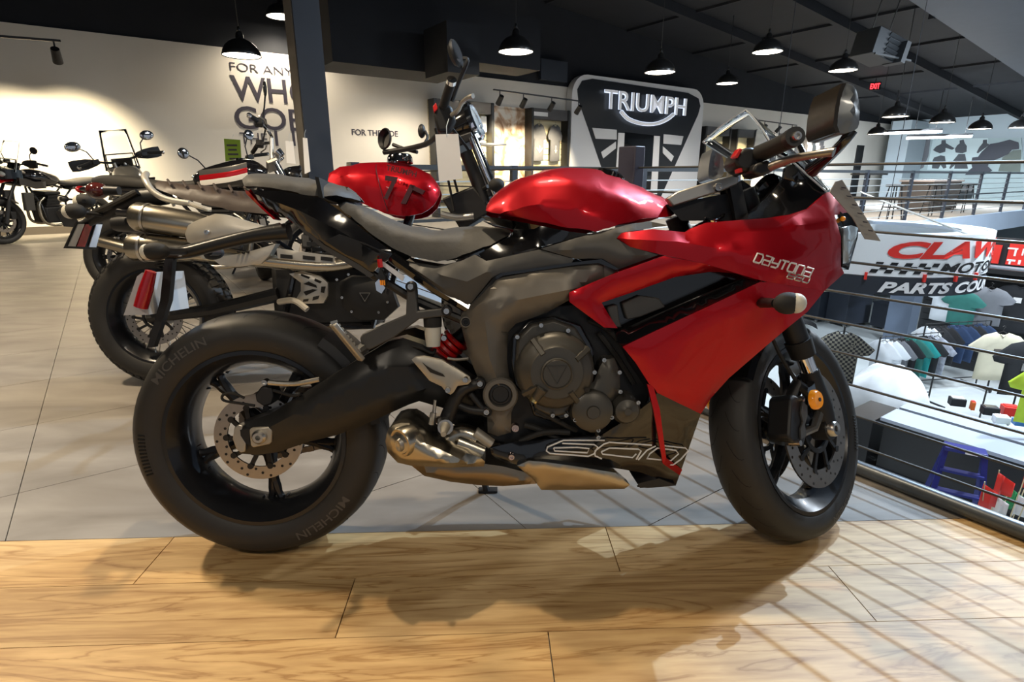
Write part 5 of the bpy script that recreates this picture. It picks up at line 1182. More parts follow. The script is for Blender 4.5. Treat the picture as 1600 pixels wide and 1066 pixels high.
patch('side_cover', fr, [(612,401,-.135),(640,409,-.145),(682,416,-.15),(720,408,-.155),(742,398,-.155),(760,408,-.165),(842,390,-.18),(897,405,-.19),(893,411,-.19),(782,427,-.18),(768,435,-.178),(737,473,-.165),(728,478,-.16),(690,466,-.152),(650,433,-.142)], M_cover, D, res=.016, bulge=.006, bw=.012, thick=.02, inner=[[(690,430,-.168),(730,440,-.174),(760,425,-.182)], [(640,415,-.155),(700,455,-.168)]])
patch('tank_side_cover', fr, [(845,389,-.182),(900,372,-.185),(985,350,-.165),(1015,346,-.16),(1045,352,-.17),(975,363,-.185),(963,373,-.187),(985,386,-.2),(1030,398,-.218),(967,421,-.192),(942,405,-.192),(920,404,-.192),(900,405,-.19)], M_cover, D, res=.014, bulge=.010, bw=.012, thick=.02)
patch('frame_seam', fr, [(738,474,-.168),(770,435,-.182),(783,427,-.184),(897,410,-.194),(940,405,-.196),(968,421,-.194),(967,424,-.194),(935,411,-.196),(900,414,-.194),(786,431,-.184),(774,438,-.182),(741,476,-.168)], M_gloss, D, res=.02, thick=.02)
# ---- seats and tail
patch('rider_seat', fr, [(522,313,-.02),(533,308,0),(547,309,0),(572,320,0),(604,335,0),(641,349,0),(685,355,0),(735,350,0),(776,351,0),(799,358,-.02),(802,363,-.05),(797,368,-.09),(776,381,-.13),(735,397,-.155),(704,409,-.158),(682,412,-.158),(641,403,-.152),(610,390,-.145),(579,368,-.135),(554,347,-.12),(529,328,-.09)], M_seat, D, res=.015, mirror='join', thick=.015, sharp=60,
      inner=[[(535,314,-.08),(560,322,-.10),(600,343,-.118),(641,360,-.128),(685,367,-.130),(735,361,-.115),(780,357,-.07)]])
patch('passenger_seat', fr, [(375,282,-.03),(382,270,0),(400,268,0),(440,270,0),(492,277,0),(520,283,0),(545,290,0),(558,300,0),(568,317,-.02),(547,312,-.06),(525,306,-.09),(505,309,-.11),(480,307,-.11),(440,298,-.11),(400,293,-.10),(380,292,-.08)], M_seat, D, res=.012, mirror='join', thick=.012, sharp=60, inner=[[(384,280,-.08),(400,278,-.088),(440,280,-.092),(492,287,-.095),(520,293,-.085),(548,301,-.05)]])
plate('seat_strap', fr, [(492,276),(498,277),(505,309),(498,309)], -.113, .113, M_rubber, D)
patch('tail_fairing', fr, [(380,293,-.05),(392,296,-.09),(440,299,-.11),(500,309,-.12),(528,328,-.10),(555,349,-.13),(580,370,-.145),(611,392,-.15),(614,402,-.15),(592,415,-.148),(579,430,-.145),(560,418,-.14),(507,387,-.125),(449,340,-.10),(425,334,-.08),(398,314,-.06)], M_gloss, D, res=.016, bulge=.008, bw=.015, thick=.012, inner=[[(400,304,-.10),(470,330,-.125),(530,360,-.14),(590,395,-.155)]])
patch('tail_side_panel', fr, [(507,376,-.145),(530,366,-.150),(570,380,-.158),(609,398,-.160),(600,408,-.156),(575,412,-.152),(540,398,-.148)], M_matte, D, res=.016, bulge=.004, thick=.02)
patch('tail_edge', fr, [(449,340,-.104),(456,341,-.106),(507,383,-.13),(562,414,-.146),(585,430,-.15),(578,434,-.148),(556,420,-.144),(505,390,-.128)], M_cover, D, res=.02, thick=.015)
patch('tail_light', fr, [(383,297,-.085),(388,299,-.088),(405,318,-.075),(430,342,-.085),(427,343,-.083),(402,320,-.072),(384,302,-.08)], M_redref, D, res=.01, thick=.04)
# ---- number plate carrier
pixtube('plate_arm', fr, [(452,362,-.05),(400,368,-.05),(340,382,-.05),(290,395,-.05),(255,397,-.05)], [.022,.017,.015,.015,.012], M_satin, D, 10)
pixtube('plate_arm_rib', fr, [(440,360,.03),(340,380,.03),(262,398,.03)], [.02,.015,.012], M_satin, D, 8)
MB().prism([fr.pix(x, y_, -.06) for x, y_ in ((257,404),(270,404),(264,470),(240,543),(230,543),(250,470))], (0,.018,0)).build('plate_bracket', M_matte, D)
pl_ = plate('number_plate', fr, [(193,493),(214,432),(222,426),(232,492)], -.09, .09, mat('plate_silver', (.55,.55,.55), .4, .3), D)
rr_ = fr.pix(229, 458, -.10); q0, q1 = fr.pix(220, 480, -.10), fr.pix(236, 424, -.10)
MB().tube([q0, q0.lerp(q1,.5), q1], [.016, .016, .012], 10).build('side_reflector', M_redref, D)
for y_, s in ((-.13, 1), (.13, -1)):
    o = fr.pix(243, 393, -.13); o = V((o.x, y_, o.z)); i_ = MB().tube([V((o.x+.03, y_*.4, o.z)), o+V((.02,0,0))], .009, 8).build('rear_indicator_stalk', M_matte, D)
    MB().ball(o, (.032,.02,.020)).build('rear_indicator', M_rubber, i_); MB().ball(o+V((-.020,0,-.001)), (.014,.017,.018)).build('rear_indicator_lens', M_resv, i_)
bolt(fr, 281, 397, -.066, .006, D)
# key tag under the tail
tg = empty('hang_tag', Matrix.Identity(4), 'small black pouch tag on a red tie below the sports motorcycle tail', 'tag')
fq = Fr(I4); W_ = lambda x, y_, d: ROOT@fr.pix(x, y_, d)
MB().tube([W_(593,405,-.165), W_(595,418,-.165)], .006, 6).build('red_tie', M_spr, tg)
MB().prism([W_(*z) for z in ((594,417,-.168),(604,440,-.168),(600,458,-.168),(586,452,-.168),(588,438,-.168))], V((0,.012,0))).build('pouch', M_matte, tg)
MB().prism([W_(*z) for z in ((586,442,-.172),(592,436,-.172),(602,450,-.172),(596,459,-.172),(588,454,-.172))], V((0,.003,0))).build('silver_seal', M_chrome, tg)
for k in range(3): MB().tube([W_(594+k*3,438,-.176), W_(595+k*3,446,-.176)], .0018, 5).build('orange_bar', M_orange, tg)
# ---- cockpit
MB().hexa([fr.pix(x, y_, d) for d in (-.10, .10) for x, y_ in ((1046,312),(1148,276),(1154,288),(1052,322))]).build('top_yoke', M_alu, D, .006)
plate('yoke_arm', fr, [(1042,310),(1060,299),(1120,280),(1145,273),(1156,276),(1153,288),(1130,298),(1052,323)], -.135, -.11, M_alu, D, .004)
bolt(fr, 1121, 293, -.137, .010, D)
MB().hexa([fr.pix(x, y_, d) for d in (-.11, .11) for x, y_ in ((1040,320),(1150,300),(1165,345),(1065,345))]).build('head_casting', M_engb, D)
for x0, x1 in ((1110, 1128),):
    plate('fork_top', fr, [(1140,290),(1158,284),(1170,340),(1150,344)], -.13, -.07, M_matte, D)
pixtube('throttle_grip', fr, [(1180,243,-.215),(1210,230,-.28),(1238,216,-.345)], [.0185,.0175,.0175], M_rubber, D, 16)
pixtube('bar_end', fr, [(1236,217,-.342),(1243,213,-.362)], [.019,.0185], M_matte, D, 16, 0); bolt(fr, 1243, 213.5, -.363, .009, D)
pixtube('handlebar', fr, [(1150,268,-.13),(1182,242,-.22)], .012, M_matte, D, 10, 0)
plate('switch_housing', fr, [(1148,247),(1160,232),(1176,228),(1188,236),(1190,256),(1178,268),(1160,268),(1150,260)], -.235, -.17, M_matte, D, .008)
plate('kill_switch', fr, [(1148,244),(1156,231),(1161,233),(1153,247)], -.245, -.22, M_spr, D, .002); plate('starter_button', fr, [(1154,263),(1160,262),(1161,269),(1155,270)], -.242, -.22, M_spr, D, .002)
plate('master_cylinder', fr, [(1180,256),(1200,250),(1214,254),(1212,266),(1190,276),(1176,270)], -.26, -.20, M_matte, D, .006)
pixtube('brake_lever', fr, [(1200,262,-.25),(1235,249,-.30),(1270,242,-.345),(1297,238,-.37),(1303,238,-.375)], [.010,.0085,.0075,.0085,.0095], M_alu, D, 10)
patch('mirror_shell', fr, [(1319,130,-.36),(1330,132,-.36),(1338,141,-.36),(1343,165,-.36),(1343,180,-.36),(1340,200,-.36),(1322,208,-.36),(1309,207,-.36),(1305,196,-.36),(1308,168,-.36),(1313,145,-.36)], mat('mirror_grey', (.17,.19,.21), .3, .3, coat=.3), D, res=.012, bulge=.02, bw=.02, thick=.09, rnd=3)
ml_ = [(1319,130),(1313,145),(1308,168),(1305,196),(1309,207)]
MB().loft([[fr.pix(x,y_,-.362)+V((-.004,0,0)), fr.pix(x,y_,-.362)+V((.004,0,0)), fr.pix(x,y_,-.362)+V((.004,.094,0)), fr.pix(x,y_,-.362)+V((-.004,.094,0))] for x,y_ in ml_]).build('mirror_face', mat('mirror_dark', (.05,.042,.034), .25, .5, var=0), D)
pixtube('mirror_stalk', fr, [(1268,266,-.22),(1295,245,-.27),(1318,222,-.32),(1330,204,-.33)], [.016,.011,.010,.012], M_gloss, D, 12)
pixtube('mirror_stalk', fr, [(1268,266,.22),(1260,250,.27),(1250,230,.32)], [.016,.011,.010], M_gloss, D, 12)
p = fr.pix(1199, 308, -.02); MB().lathe([(0,-.012),(.05,-.012),(.06,0),(.055,.02)], p, (-.8,-.35,.45), 28, sx=.75).build('instrument_dial', M_gloss, D)
pixtube('cable', fr, [(1130,330,-.08),(1150,318,-.12),(1165,335,-.10)], .005, M_rubber, D); pixtube('cable', fr, [(1090,335,-.09),(1115,345,-.12),(1135,332,-.10)], .005, M_chrome, D)
patch('cockpit_panel', fr, [(1160,343,-.17),(1196,341,-.19),(1236,335,-.185),(1263,326,-.17),(1290,301,-.14),(1286,291,-.13),(1262,272,-.14),(1240,256,-.14),(1228,262,-.13),(1225,280,-.12),(1200,310,-.12),(1180,325,-.13)], M_gloss, D, res=.018, thick=.012)
# windscreen
rows = []
e0 = smooth_path([fr.pix(*z) for z in ((1292,300,-.145),(1262,274,-.15),(1238,253,-.15),(1213,240,-.15))], 4)
e1 = smooth_path([fr.pix(*z) for z in ((1300,300,0),(1262,256,0),(1214,212,0),(1166,172,0))], 4)
e2 = smooth_path([fr.pix(*z) for z in ((1240,300,.15),(1190,272,.15),(1140,248,.15),(1098,222,.15))], 4)
for a_, b_, c_ in zip(e0, e1, e2):
    row = []
    for k in range(13):
        t = k/12; qd = a_*((1-t)*(1-2*t))+b_*(4*t*(1-t))+c_*(t*(2*t-1)); ln_ = a_.lerp(b_, 2*t) if t < .5 else b_.lerp(c_, 2*t-1); row.append(qd.lerp(ln_, .7))
    rows.append(row)
ws = MB(); n = 13; vs = [p for r in rows for p in r]; fs_ = [(i*n+k, i*n+k+1, (i+1)*n+k+1, (i+1)*n+k) for i in range(len(rows)-1) for k in range(n-1)]
ws.add(vs, fs_, True); wso = ws.build('windscreen', M_clear, D); md = wso.modifiers.new('t', 'SOLIDIFY'); md.thickness = .004
MB().tube([r[0] for r in rows]+[p for p in rows[-1]]+[r[-1] for r in reversed(rows)], .0022, 6).build('windscreen_edge', mat('acrylic_edge', (.75,.80,.84), .08, .2, coat=.5, trans=.4), wso)
MB().lathe([(0,0),(.012,0),(.012,.006),(0,.008)], rows[4][2], (0.3,-.8,.5), 14).build('screen_bolt', M_matte, wso)
# paper tag hung on the nose
pt = MB().prism([W_(*z) for z in ((1297,300,-.185),(1306,284,-.185),(1316,281,-.185),(1376,377,-.165),(1352,374,-.175),(1332,340,-.18))], V((0,.003,0)))
tag(pt.build('paper_tag', mat('grey_paper', (.33,.32,.30), .7, var=.03)), 'grey printed paper strip hung on the nose of the sports motorcycle', 'tag')
for k in range(6):
    x0, y0 = 1314+k*8.4, 292+k*13.4
    MB().prism([W_(*z) for z in ((x0,y0,-.187),(x0+7,y0+1,-.187),(x0+8,y0+3,-.187),(x0+1,y0+2,-.187))], V((0,-.001,0))).build('printed_line', M_ink, bpy.data.objects['paper_tag'])
# ================================================================== the other motorcycles
M_brown = mat('brown_leather', (.048, .033, .026), .5, var=.15, scale=60, bump=.1)
M_silv = mat('silver_guard', (.56, .53, .47), .38, .6, var=.04)
M_lac_k = mat('lacquer_black', (.010, .010, .012), .12, coat=1., var=0)
M_lac_g = mat('lacquer_grey', (.16, .155, .15), .25, .5, coat=1., var=0)
M_lac_r = mat('lacquer_red', (.48, .006, .012), .2, .3, coat=1., var=0)
M_lac_w = mat('lacquer_white', (.70, .69, .66), .2, coat=1., var=0)
M_lac_s = mat('lacquer_sand', (.30, .28, .24), .3, .4, coat=.8, var=0)
def ringsec(x, w, z0, z1, n=14, p=2.6):
    out = []; cz_, hz = (z0+z1)/2, (z1-z0)/2
    for k in range(n):
        t = 2*math.pi*k/n; c, s = math.cos(t), math.sin(t)
        out.append(V((x, w*math.copysign(abs(c)**(2/p), c), cz_+hz*math.copysign(abs(s)**(2/p), s))))
    return out
def body(name, secs, m, parent, L=None, p=2.6):
    fine = []
    for i in range(len(secs)-1):
        a, b = secs[i], secs[i+1]
        p0 = secs[max(i-1,0)]; p3 = secs[min(i+2,len(secs)-1)]
        for j in range(4):
            t = j/4; q = [.5*((2*a[k])+(b[k]-p0[k])*t+(2*p0[k]-5*a[k]+4*b[k]-p3[k])*t*t+(3*a[k]-p0[k]-3*b[k]+p3[k])*t**3) for k in range(4)]; fine.append(q)
    fine.append(secs[-1])
    return MB(L).loft([ringsec(q[0], max(.004,q[1]), q[2], q[3], p=p) for q in fine]).build(name, m, parent, sharp=60)
def both(f):
    for s in (-1, 1): f(s)
def bike(root, label, o):
    D_ = empty('motorcycle', root, label, 'motorcycle', 'motorcycles on show')
    wb, rr, fr_ = o.get('wb', 1.46), o.get('rr', .325), o.get('fr', .335); adv = o.get('adv', False); up = o.get('up', 0.)
    tr, rk = .10, R(26); ad = V((-math.sin(rk),0,math.cos(rk))); ap = V((wb+tr,0,0)); S_ = Matrix.Translation(ap)@Matrix.Rotation(o.get('steer', R(20)), 4, ad)@Matrix.Translation(-ap); I_ = Matrix.Identity(4)
    wk = o.get('wheel', 'wire'); ns = 36 if wk == 'wire' else 10
    wheel(D_, 'rear_wheel', I_, (0,0,rr), rr, o.get('rw', .15), rr-.10, wk, ns, 0., (-.06,), .12, o.get('tread', 'slick'), seg=48)
    wheel(D_, 'front_wheel', S_, (wb,0,fr_), fr_, .11, fr_-.085, wk, ns, 0., (-.07,.07), .155, o.get('tread', 'slick'), seg=48)
    both(lambda s: MB().tube([(0,s*.11,rr),(.28,s*.12,rr+.03),(.55,s*.12,.42)], [.02,.025,.03], 8).build('swingarm', M_matte, D_))
    MB().cyl((0,-.13,rr), (0,.13,rr), .015).build('axle', M_steel, D_)
    both(lambda s: MB().tube([(.0,s*.09,.78+up),(.45,s*.10,.76+up),(.62,s*.11,.60+up*.6),(.58,s*.11,.38)], .016, 8).build('frame_tube', M_lac_k, D_))
    both(lambda s: MB().tube([(.62,s*.08,.74+up),(1.0,s*.07,.86+up),(1.14,0,.93+up)], .018, 8).tube([(1.14,0,.86+up),(1.0,s*.1,.55),(.95,s*.11,.30),(.58,s*.11,.28)], .016, 8).build('frame_tube', M_lac_k, D_))
    # engine
    MB().box((.75,0,.40), (.44,.26,.26)).build('crankcase', M_engb, D_, .03)
    cy = MB()
    for k in range(7): cy.box((.84-.02*k*.4,0,.54+k*.024), (.24-(.02 if k % 2 else 0),.28-(.02 if k % 2 else 0),.020))
    cy.build('cylinder', M_engb, D_)
    MB().box((.82,0,.725), (.26,.27,.05)).build('cylinder_head', M_engb, D_, .015)
    both(lambda s: MB().lathe([(0,-.05),(.06,-.048),(.09,-.03),(.10,0)], (.70,s*.135,.40), (0,-s if s > 0 else 1,0), 24).build('engine_cover', o.get('cover', M_eng), D_))
    both(lambda s: MB().tube(smooth_path([(.93,s*.09,.66),(1.04,s*.1,.56),(1.02,s*.12,.32),(.85,s*.13,.24),(.5,s*.15,.26)],4), .021, 10).build('header_pipe', M_exh, D_))
    for s in o.get('pipes', (-1,1)):
        MB().tube([(.5,s*.16,.27),(.3,s*.17,.31),(.1,s*.18,.40),(-.15,s*.18,.47)], [.025,.045,.052,.045], 14).build('silencer', M_exh, D_)
    both(lambda s: MB().cyl((.05,s*.125,rr+.05), (.13,s*.12,.74+up), .014).tube([V((.05,s*.125,rr+.05)).lerp(V((.13,s*.12,.74+up)), .2+.7*k/40)+V((.03*math.cos(k*.95),.03*math.sin(k*.95),0)) for k in range(41)], .006, 5).build('shock_absorber', o.get('spring', M_engb), D_))
    # tank, seat, tail
    tz = .97+up
    tk = body('fuel_tank', [(.60,.05,.80+up,.86+up),(.66,.10,.78+up,.93+up),(.80,.135,.75+up,tz+.01),(.98,.145,.76+up,tz+.05),(1.10,.12,.80+up,tz+.04),(1.18,.05,.86+up,tz-.02)], o.get('tank', M_lac_k), D_)
    if o.get('stripe'):
        for s in (-1, 1):
            for j, (m, dz) in enumerate(o['stripe']):
                q = smooth_path([(.70,s*.128,.87+up+dz),(.82,s*.151,.88+up+dz),(.97,s*.160,.90+up+dz),(1.08,s*.145,.93+up+dz)], 4); MB().loft([[p+V((0,0,-.02)), p+V((0,s*.004,0)), p+V((0,0,.02)), p+V((0,-s*.01,0))] for p in q]).build('tank_stripe', m, tk)
    MB().lathe([(0,.012),(.035,.010),(.04,0)], (.98,0,tz+.05), (0,0,1), 20).build('filler_cap', M_chrome, tk)
    body('seat', [(-.16,.07,.82+up,.875+up),(-.05,.115,.80+up,.895+up),(.15,.125,.785+up,.885+up),(.40,.12,.765+up,.845+up),(.58,.10,.775+up,.85+up),(.66,.07,.80+up,.86+up)], o.get('seat', M_seat), D_, p=3.2)
    body('tail_piece', [(-.28,.05,.77+up,.80+up),(-.15,.09,.75+up,.82+up),(.1,.11,.72+up,.79+up),(.45,.11,.70+up,.77+up)], o.get('tail', M_lac_k), D_)
    MB().ball((-.29,0,.785+up), (.03,.06,.03)).build('tail_light', M_redref, D_)
    MB().tube([(-.20,0,.76+up),(-.33,0,.66+up),(-.40,0,.56+up)], [.03,.025,.02], 8).build('plate_arm', M_matte, D_)
    Mp = Matrix.Rotation(R(-22), 3, 'Y'); pl2 = MB().box((-.42,0,.55+up), (.008,.19,.13), M=Mp).build('number_plate', M_matte, D_)
    for y_, m in ((-.06, M_lac_w), (.0, M_redref), (.065, M_lac_w)): MB().box((-.428,y_,.55+up), (.006,.045,.11), M=Mp).build('plate_panel', m, pl2)
    def ind(s):
        k = MB().tube([(-.30,s*.03,.70+up),(-.32,s*.13,.70+up)], .008, 6).build('indicator_stalk', M_matte, D_); MB().ball((-.33,s*.155,.70+up), (.035,.03,.026), 12, 8).build('indicator', M_matte, k); MB().ball((-.345,s*.155,.70+up), (.028,.026,.022), 12, 8).build('indicator_lens', M_orange if s > 0 else M_resv, k)
    both(ind)
    # front end
    off = .05
    def fk(t, y_): return V((wb,y_,fr_))+ad*t+V((math.cos(rk),0,math.sin(rk)))*off*min(1, t/.1)
    FL = .80-fr_*.25+up*1.1
    def fork(s):
        MB(S_).cyl(fk(-.02,s*.10), fk(.30,s*.10), .030, .028).build('fork_slider', M_matte, D_); MB(S_).cyl(fk(.30,s*.10), fk(FL,s*.10), .021).build('stanchion', M_chrome if not adv else M_matte, D_)
        MB(S_).box(fk(.06,s*.105)+V((-.10,0,.02)), (.07,.05,.11)).build('brake_caliper', M_matte, D_, .008)
    both(fork)
    for t in (FL-.02, FL-.22): MB(S_).box(fk(t,0)-V((.03,0,0)), (.09,.27,.03), M=Matrix.Rotation(-rk, 3, 'Y')).build('yoke', M_alu if t > FL-.1 else M_matte, D_, .006)
    g_ = MB(S_); secs = []
    for k in range(11):
        t = R(40)+R(95)*k/10; secs.append([V((wb,0,fr_))+V((math.cos(t)*q, y_, math.sin(t)*q)) for q, y_ in ((fr_-.005,-.068),(fr_+.018,-.05),(fr_+.022,.05),(fr_-.005,.068),(fr_+.008,.05),(fr_+.008,-.05))])
    g_.loft(secs).build('front_mudguard', o.get('guard', M_lac_k), D_)
    hb = fk(FL,0); bz = hb.z+.10+o.get('rise', 0.); bx = hb.x-.03
    bar = MB(S_).tube(smooth_path([(bx-.13,-.41,bz-.015),(bx-.08,-.28,bz+.01),(bx+.0,-.12,bz-.02),(bx+.02,0,bz-.04),(bx+.0,.12,bz-.02),(bx-.08,.28,bz+.01),(bx-.13,.41,bz-.015)],5), .0125, 8).build('handlebar', M_chrome if not adv else M_matte, D_)
    both(lambda s: MB(S_).cyl(hb+V((-.02,s*.05,0)), V((bx+.016,s*.05,bz-.035)), .016).build('bar_riser', M_alu, D_))
    def hand(s):
        MB(S_).cyl((bx-.135,s*.42,bz-.015), (bx-.095,s*.29,bz+.008), .018).build('grip', M_rubber, D_); MB(S_).ball((bx-.138,s*.425,bz-.016), .02, 10, 8).build('bar_end', M_chrome, D_)
        MB(S_).box((bx-.075,s*.245,bz+.005), (.06,.07,.055)).build('switch_housing', M_matte, D_, .008)
        MB(S_).tube([(bx-.02,s*.24,bz),(bx-.03,s*.33,bz-.005),(bx-.07,s*.42,bz-.01)], .006, 6).build('lever', M_alu, D_)
        MB(S_).tube([(bx-.05,s*.24,bz+.02),(bx-.03,s*.27,bz+.12),(bx-.02,s*.33,bz+.19 if not adv else bz+.17)], .007, 6).build('mirror_stalk', M_matte, D_)
        mr = (.012,.075,.052) if adv else (.014,.055,.055)
        m_ = MB(S_).ball((bx-.02,s*.37,bz+.22 if not adv else bz+.19), mr, 16, 10).build('mirror', M_matte, D_); MB(S_).ball((bx-.029,s*.37,bz+.22 if not adv else bz+.19), (.006,mr[1]*.9,mr[2]*.9), 16, 8).build('mirror_glass', M_chrome, m_)
        if adv or o.get('guards'):
            MB(S_).loft([[V((bx+dx,s*y_,bz+z_)) for z_, dx in ((-.05,.02),(.0,.05),(.055,.03),(.0,.02))] for y_, dx in ((.46,0),)]+[[V((bx+dx2+dd,s*y_,bz+z_*sc)) for z_, dd in ((-.06,.0),(.0,.03),(.06,.01),(.0,.0))] for y_, dx2, sc in ((.40,.02,1.),(.30,.03,.9),(.2,.02,.5))], True).build('hand_guard', M_matte, D_)
    both(hand)
    if not adv:
        hl_ = fk(FL-.11,0)+V((.13,0,0)); h_ = MB(S_).lathe([(0,-.13),(.05,-.115),(.08,-.07),(.092,0),(.095,.012)], hl_, (1,0,0), 24).build('headlight', o.get('lamp', M_lac_k), D_)
        MB(S_).lathe([(.086,.008),(.097,.008),(.099,.018),(.090,.024)], hl_, (1,0,0), 24, True).build('headlight_rim', M_chrome, h_); MB(S_).lathe([(0,.032),(.05,.026),(.088,.014)], hl_, (1,0,0), 24).build('headlight_lens', M_lens, h_)
        for s in (-1, 1): MB(S_).lathe([(0,-.045),(.03,-.04),(.038,0),(.04,.012),(0,.014)], hb+V((.03,s*.055,.075)), V((-.7,0,.7)), 18).build('instrument', M_chrome, D_)
        def ind2(s):
            k = MB(S_).tube([hl_+V((-.06,s*.08,-.05)), hl_+V((-.05,s*.19,-.05))], .008, 6).build('indicator_stalk', M_matte, D_); MB(S_).ball(hl_+V((-.04,s*.215,-.05)), (.035,.03,.027), 12, 8).build('indicator', M_matte, k)
        both(ind2)
    else:
        nz_ = hb+V((.16,0,-.10)); lr = o.get('beak', M_lac_r)
        MB().loft([[nz_+V((x,y_*w,z+dz)) for y_, dz in ((-1,0),(-.5,.03),(0,.045),(.5,.03),(1,0),(0,-.03))] for x, w, z in ((-.12,.11,-.04),(.05,.09,-.06),(.2,.06,-.10),(.33,.02,-.14))]).build('beak', lr, D_)
        MB().loft([[nz_+V((x,y_*w,z+dz)) for y_, dz in ((-1,-.06),(-.9,.07),(0,.10),(.9,.07),(1,-.06),(0,-.10))] for x, w, z in ((-.15,.16,.04),(.0,.17,.05),(.08,.12,.04))]).build('nose_fairing', M_lac_k, D_)
        for s in (-1, 1):
            h_ = MB().ball(nz_+V((.075,s*.065,.045)), (.03,.06,.04), 16, 10).build('headlight', M_lens, D_)
            MB().loft([[nz_+V((x,s*(y_),z+dz)) for dz in (-.05,.05)]+[nz_+V((x,s*(y_+.02),z+dz)) for dz in (.05,-.05)] for x, y_, z in ((-.45,.17,-.10),(-.25,.21,-.10),(-.05,.18,-.04))]).build('tank_shroud', o.get('shroud', M_lac_k), D_)
            MB().box(nz_+V((-.16,s*.17,-.34)), (.14,.06,.26)).build('radiator_guard', M_cover, D_, .01)
        w_ = MB(); rows = [[nz_+V((.06-.16*v-.10*(u*u), .17*u*(1-.25*v), .08+.42*v)) for u in [k/6-1 for k in range(13)]] for v in [k/6 for k in range(7)]]
        vs = [p for r in rows for p in r]; w_.add(vs, [(i*13+k,i*13+k+1,(i+1)*13+k+1,(i+1)*13+k) for i in range(6) for k in range(12)], True); wo = w_.build('windscreen', M_clear, D_); md = wo.modifiers.new('t', 'SOLIDIFY'); md.thickness = .004
        MB().tube([r[0] for r in rows]+rows[-1][1:-1]+[r[-1] for r in reversed(rows)], .004, 5).build('screen_edge', MATS['acrylic_edge'], wo)
        MB().tube([nz_+V((-.04,-.14,.05)), nz_+V((-.10,-.13,.25)), nz_+V((-.10,.13,.25)), nz_+V((-.04,.14,.05))], .008, 6).build('screen_frame', M_matte, D_)
        MB().box(nz_+V((-.16,0,.14)), (.03,.20,.13), M=Matrix.Rotation(R(-25),3,'Y')).build('instrument', M_gloss, D_, .008)
        both(lambda s: MB().tube([(-.1,s*.10,.84+up),(-.3,s*.10,.88+up),(-.36,s*.04,.88+up)], .012, 6).build('rear_rack', M_matte, D_))
    both(lambda s: MB().tube([(.55,s*.10,.34),(.56,s*.25,.33)], .012, 8).build('footrest', M_steel, D_))
    MB().tube([(.5,.12,.30),(.50,.22,.12),(.48,.30,.012)], .011, 6).build('side_stand', M_matte, D_)
    return D_
def rootm(px, py, yaw, lean=7, x=None, y=None):
    p = on_z(px, py) if x is None else V((x, y, 0)); return Matrix.Translation(p+V((0,0,.002)))@Matrix.Rotation(R(yaw), 4, 'Z')@Matrix.Rotation(-R(lean), 4, 'X')
def hangtag(name, W, pts, m, label, dep=.03):
    e = empty(name, Matrix.Identity(4), label, 'tag', 'paper tags on handlebars'); q = [W(*z) for z in pts]
    MB().prism(q, V((0,.002,0))).build('card', m, e)
    t = (q[0]+q[1])/2; MB().tube([t+V((0,-.003,-.01)), t+V((0,0,.03)), t+V((.01,.01,.06))], .0015, 4).build('string', M_lcab, e)
    return e
# ---- third motorcycle: black and red tank
R3 = rootm(206, 463, 4)
bike(R3, 'black roadster with a red and white striped tank behind the brown-seated scrambler', dict(wb=1.55, rise=.13, up=.08, wheel='cast', tank=M_lac_k, stripe=((M_lac_g,.03),(M_lac_r,-.01),(M_lac_w,-.05)), steer=R(22)))
# ---- fourth: dark adventure bike seen from behind
p4 = zdep(216, 320, 6.6)
bike(rootm(0, 0, 128, 6, p4.x+.85, p4.y-1.05), 'dark adventure motorcycle with hand guards and clear screen facing the cream wall', dict(adv=True, up=.06, wheel='wire', tank=M_lac_s, shroud=M_lac_s, beak=M_lac_k, tread='block', steer=R(14)))
# ---- fifth: naked bike with a green tag
p5 = zdep(392, 330, 6.3)
bike(rootm(0, 0, 118, 7, p5.x+.56, p5.y-1.06), 'black naked motorcycle with a green tag on its handlebar in front of the wall lettering', dict(wb=1.45, tank=M_lac_s, seat=M_seat, steer=R(24)))
f5 = zdep(364, 238, 5.9)
gt = empty('green_tag', Matrix.Translation(f5), 'bright green paper tag hung on the naked motorcycle handlebar', 'tag')
MB().box((0,0,0), (.17,.003,.26), M=Matrix.Rotation(R(4),3,'Y')).build('card', mat('green_paper', (.22,.36,.03), .7), gt)
for k in range(4): MB().box((0,-.003,.07-.045*k), (.11-.02*(k % 2),.002,.018)).build('printed_line', M_ink, gt)
MB().tube([(0,0,.12),(.02,.03,.18)], .002, 4).build('string', M_lcab, gt)
# ---- sixth: adventure bike facing the camera
p6 = on_z(8, 382)
a6 = R(-100); bike(rootm(0, 0, -100, 6, p6.x-1.55*math.cos(a6), p6.y-1.55*math.sin(a6)), 'adventure motorcycle with a red beak and tall clear screen parked by the cream wall', dict(adv=True, wb=1.55, up=.06, wheel='cast', tank=M_lac_k, beak=M_lac_r, steer=R(-4), seat=M_seat))
# ---- second motorcycle: scrambler with a brown seat and high exhausts, traced
sr, sf = on_z(266, 597), on_z(800, 590); sv = sf-sr
R2 = Matrix.Translation(sr+V((0,0,.002)))@Matrix.Rotation(math.atan2(sv.y, sv.x), 4, 'Z')@Matrix.Rotation(-R(8), 4, 'X'); f2 = Fr(R2); wb2 = sv.length
E = empty('scrambler_motorcycle', R2, 'scrambler motorcycle with red tank, brown ribbed seat and twin high silver exhausts', 'motorcycle', 'motorcycles on show')
wheel(E, 'rear_wheel', I4, (0,0,.325), .325, .15, .218, 'wire', 36, 0., (-.075,), .13, 'block', seg=56)
tr, rk = .11, R(26); ad = V((-math.sin(rk),0,math.cos(rk))); ap = V((wb2+tr,0,0)); S2 = Matrix.Translation(ap)@Matrix.Rotation(R(25), 4, ad)@Matrix.Translation(-ap)
wheel(E, 'front_wheel', S2, (wb2,0,.345), .345, .09, .268, 'wire', 36, 0., (-.07,), .155, 'block', seg=56)
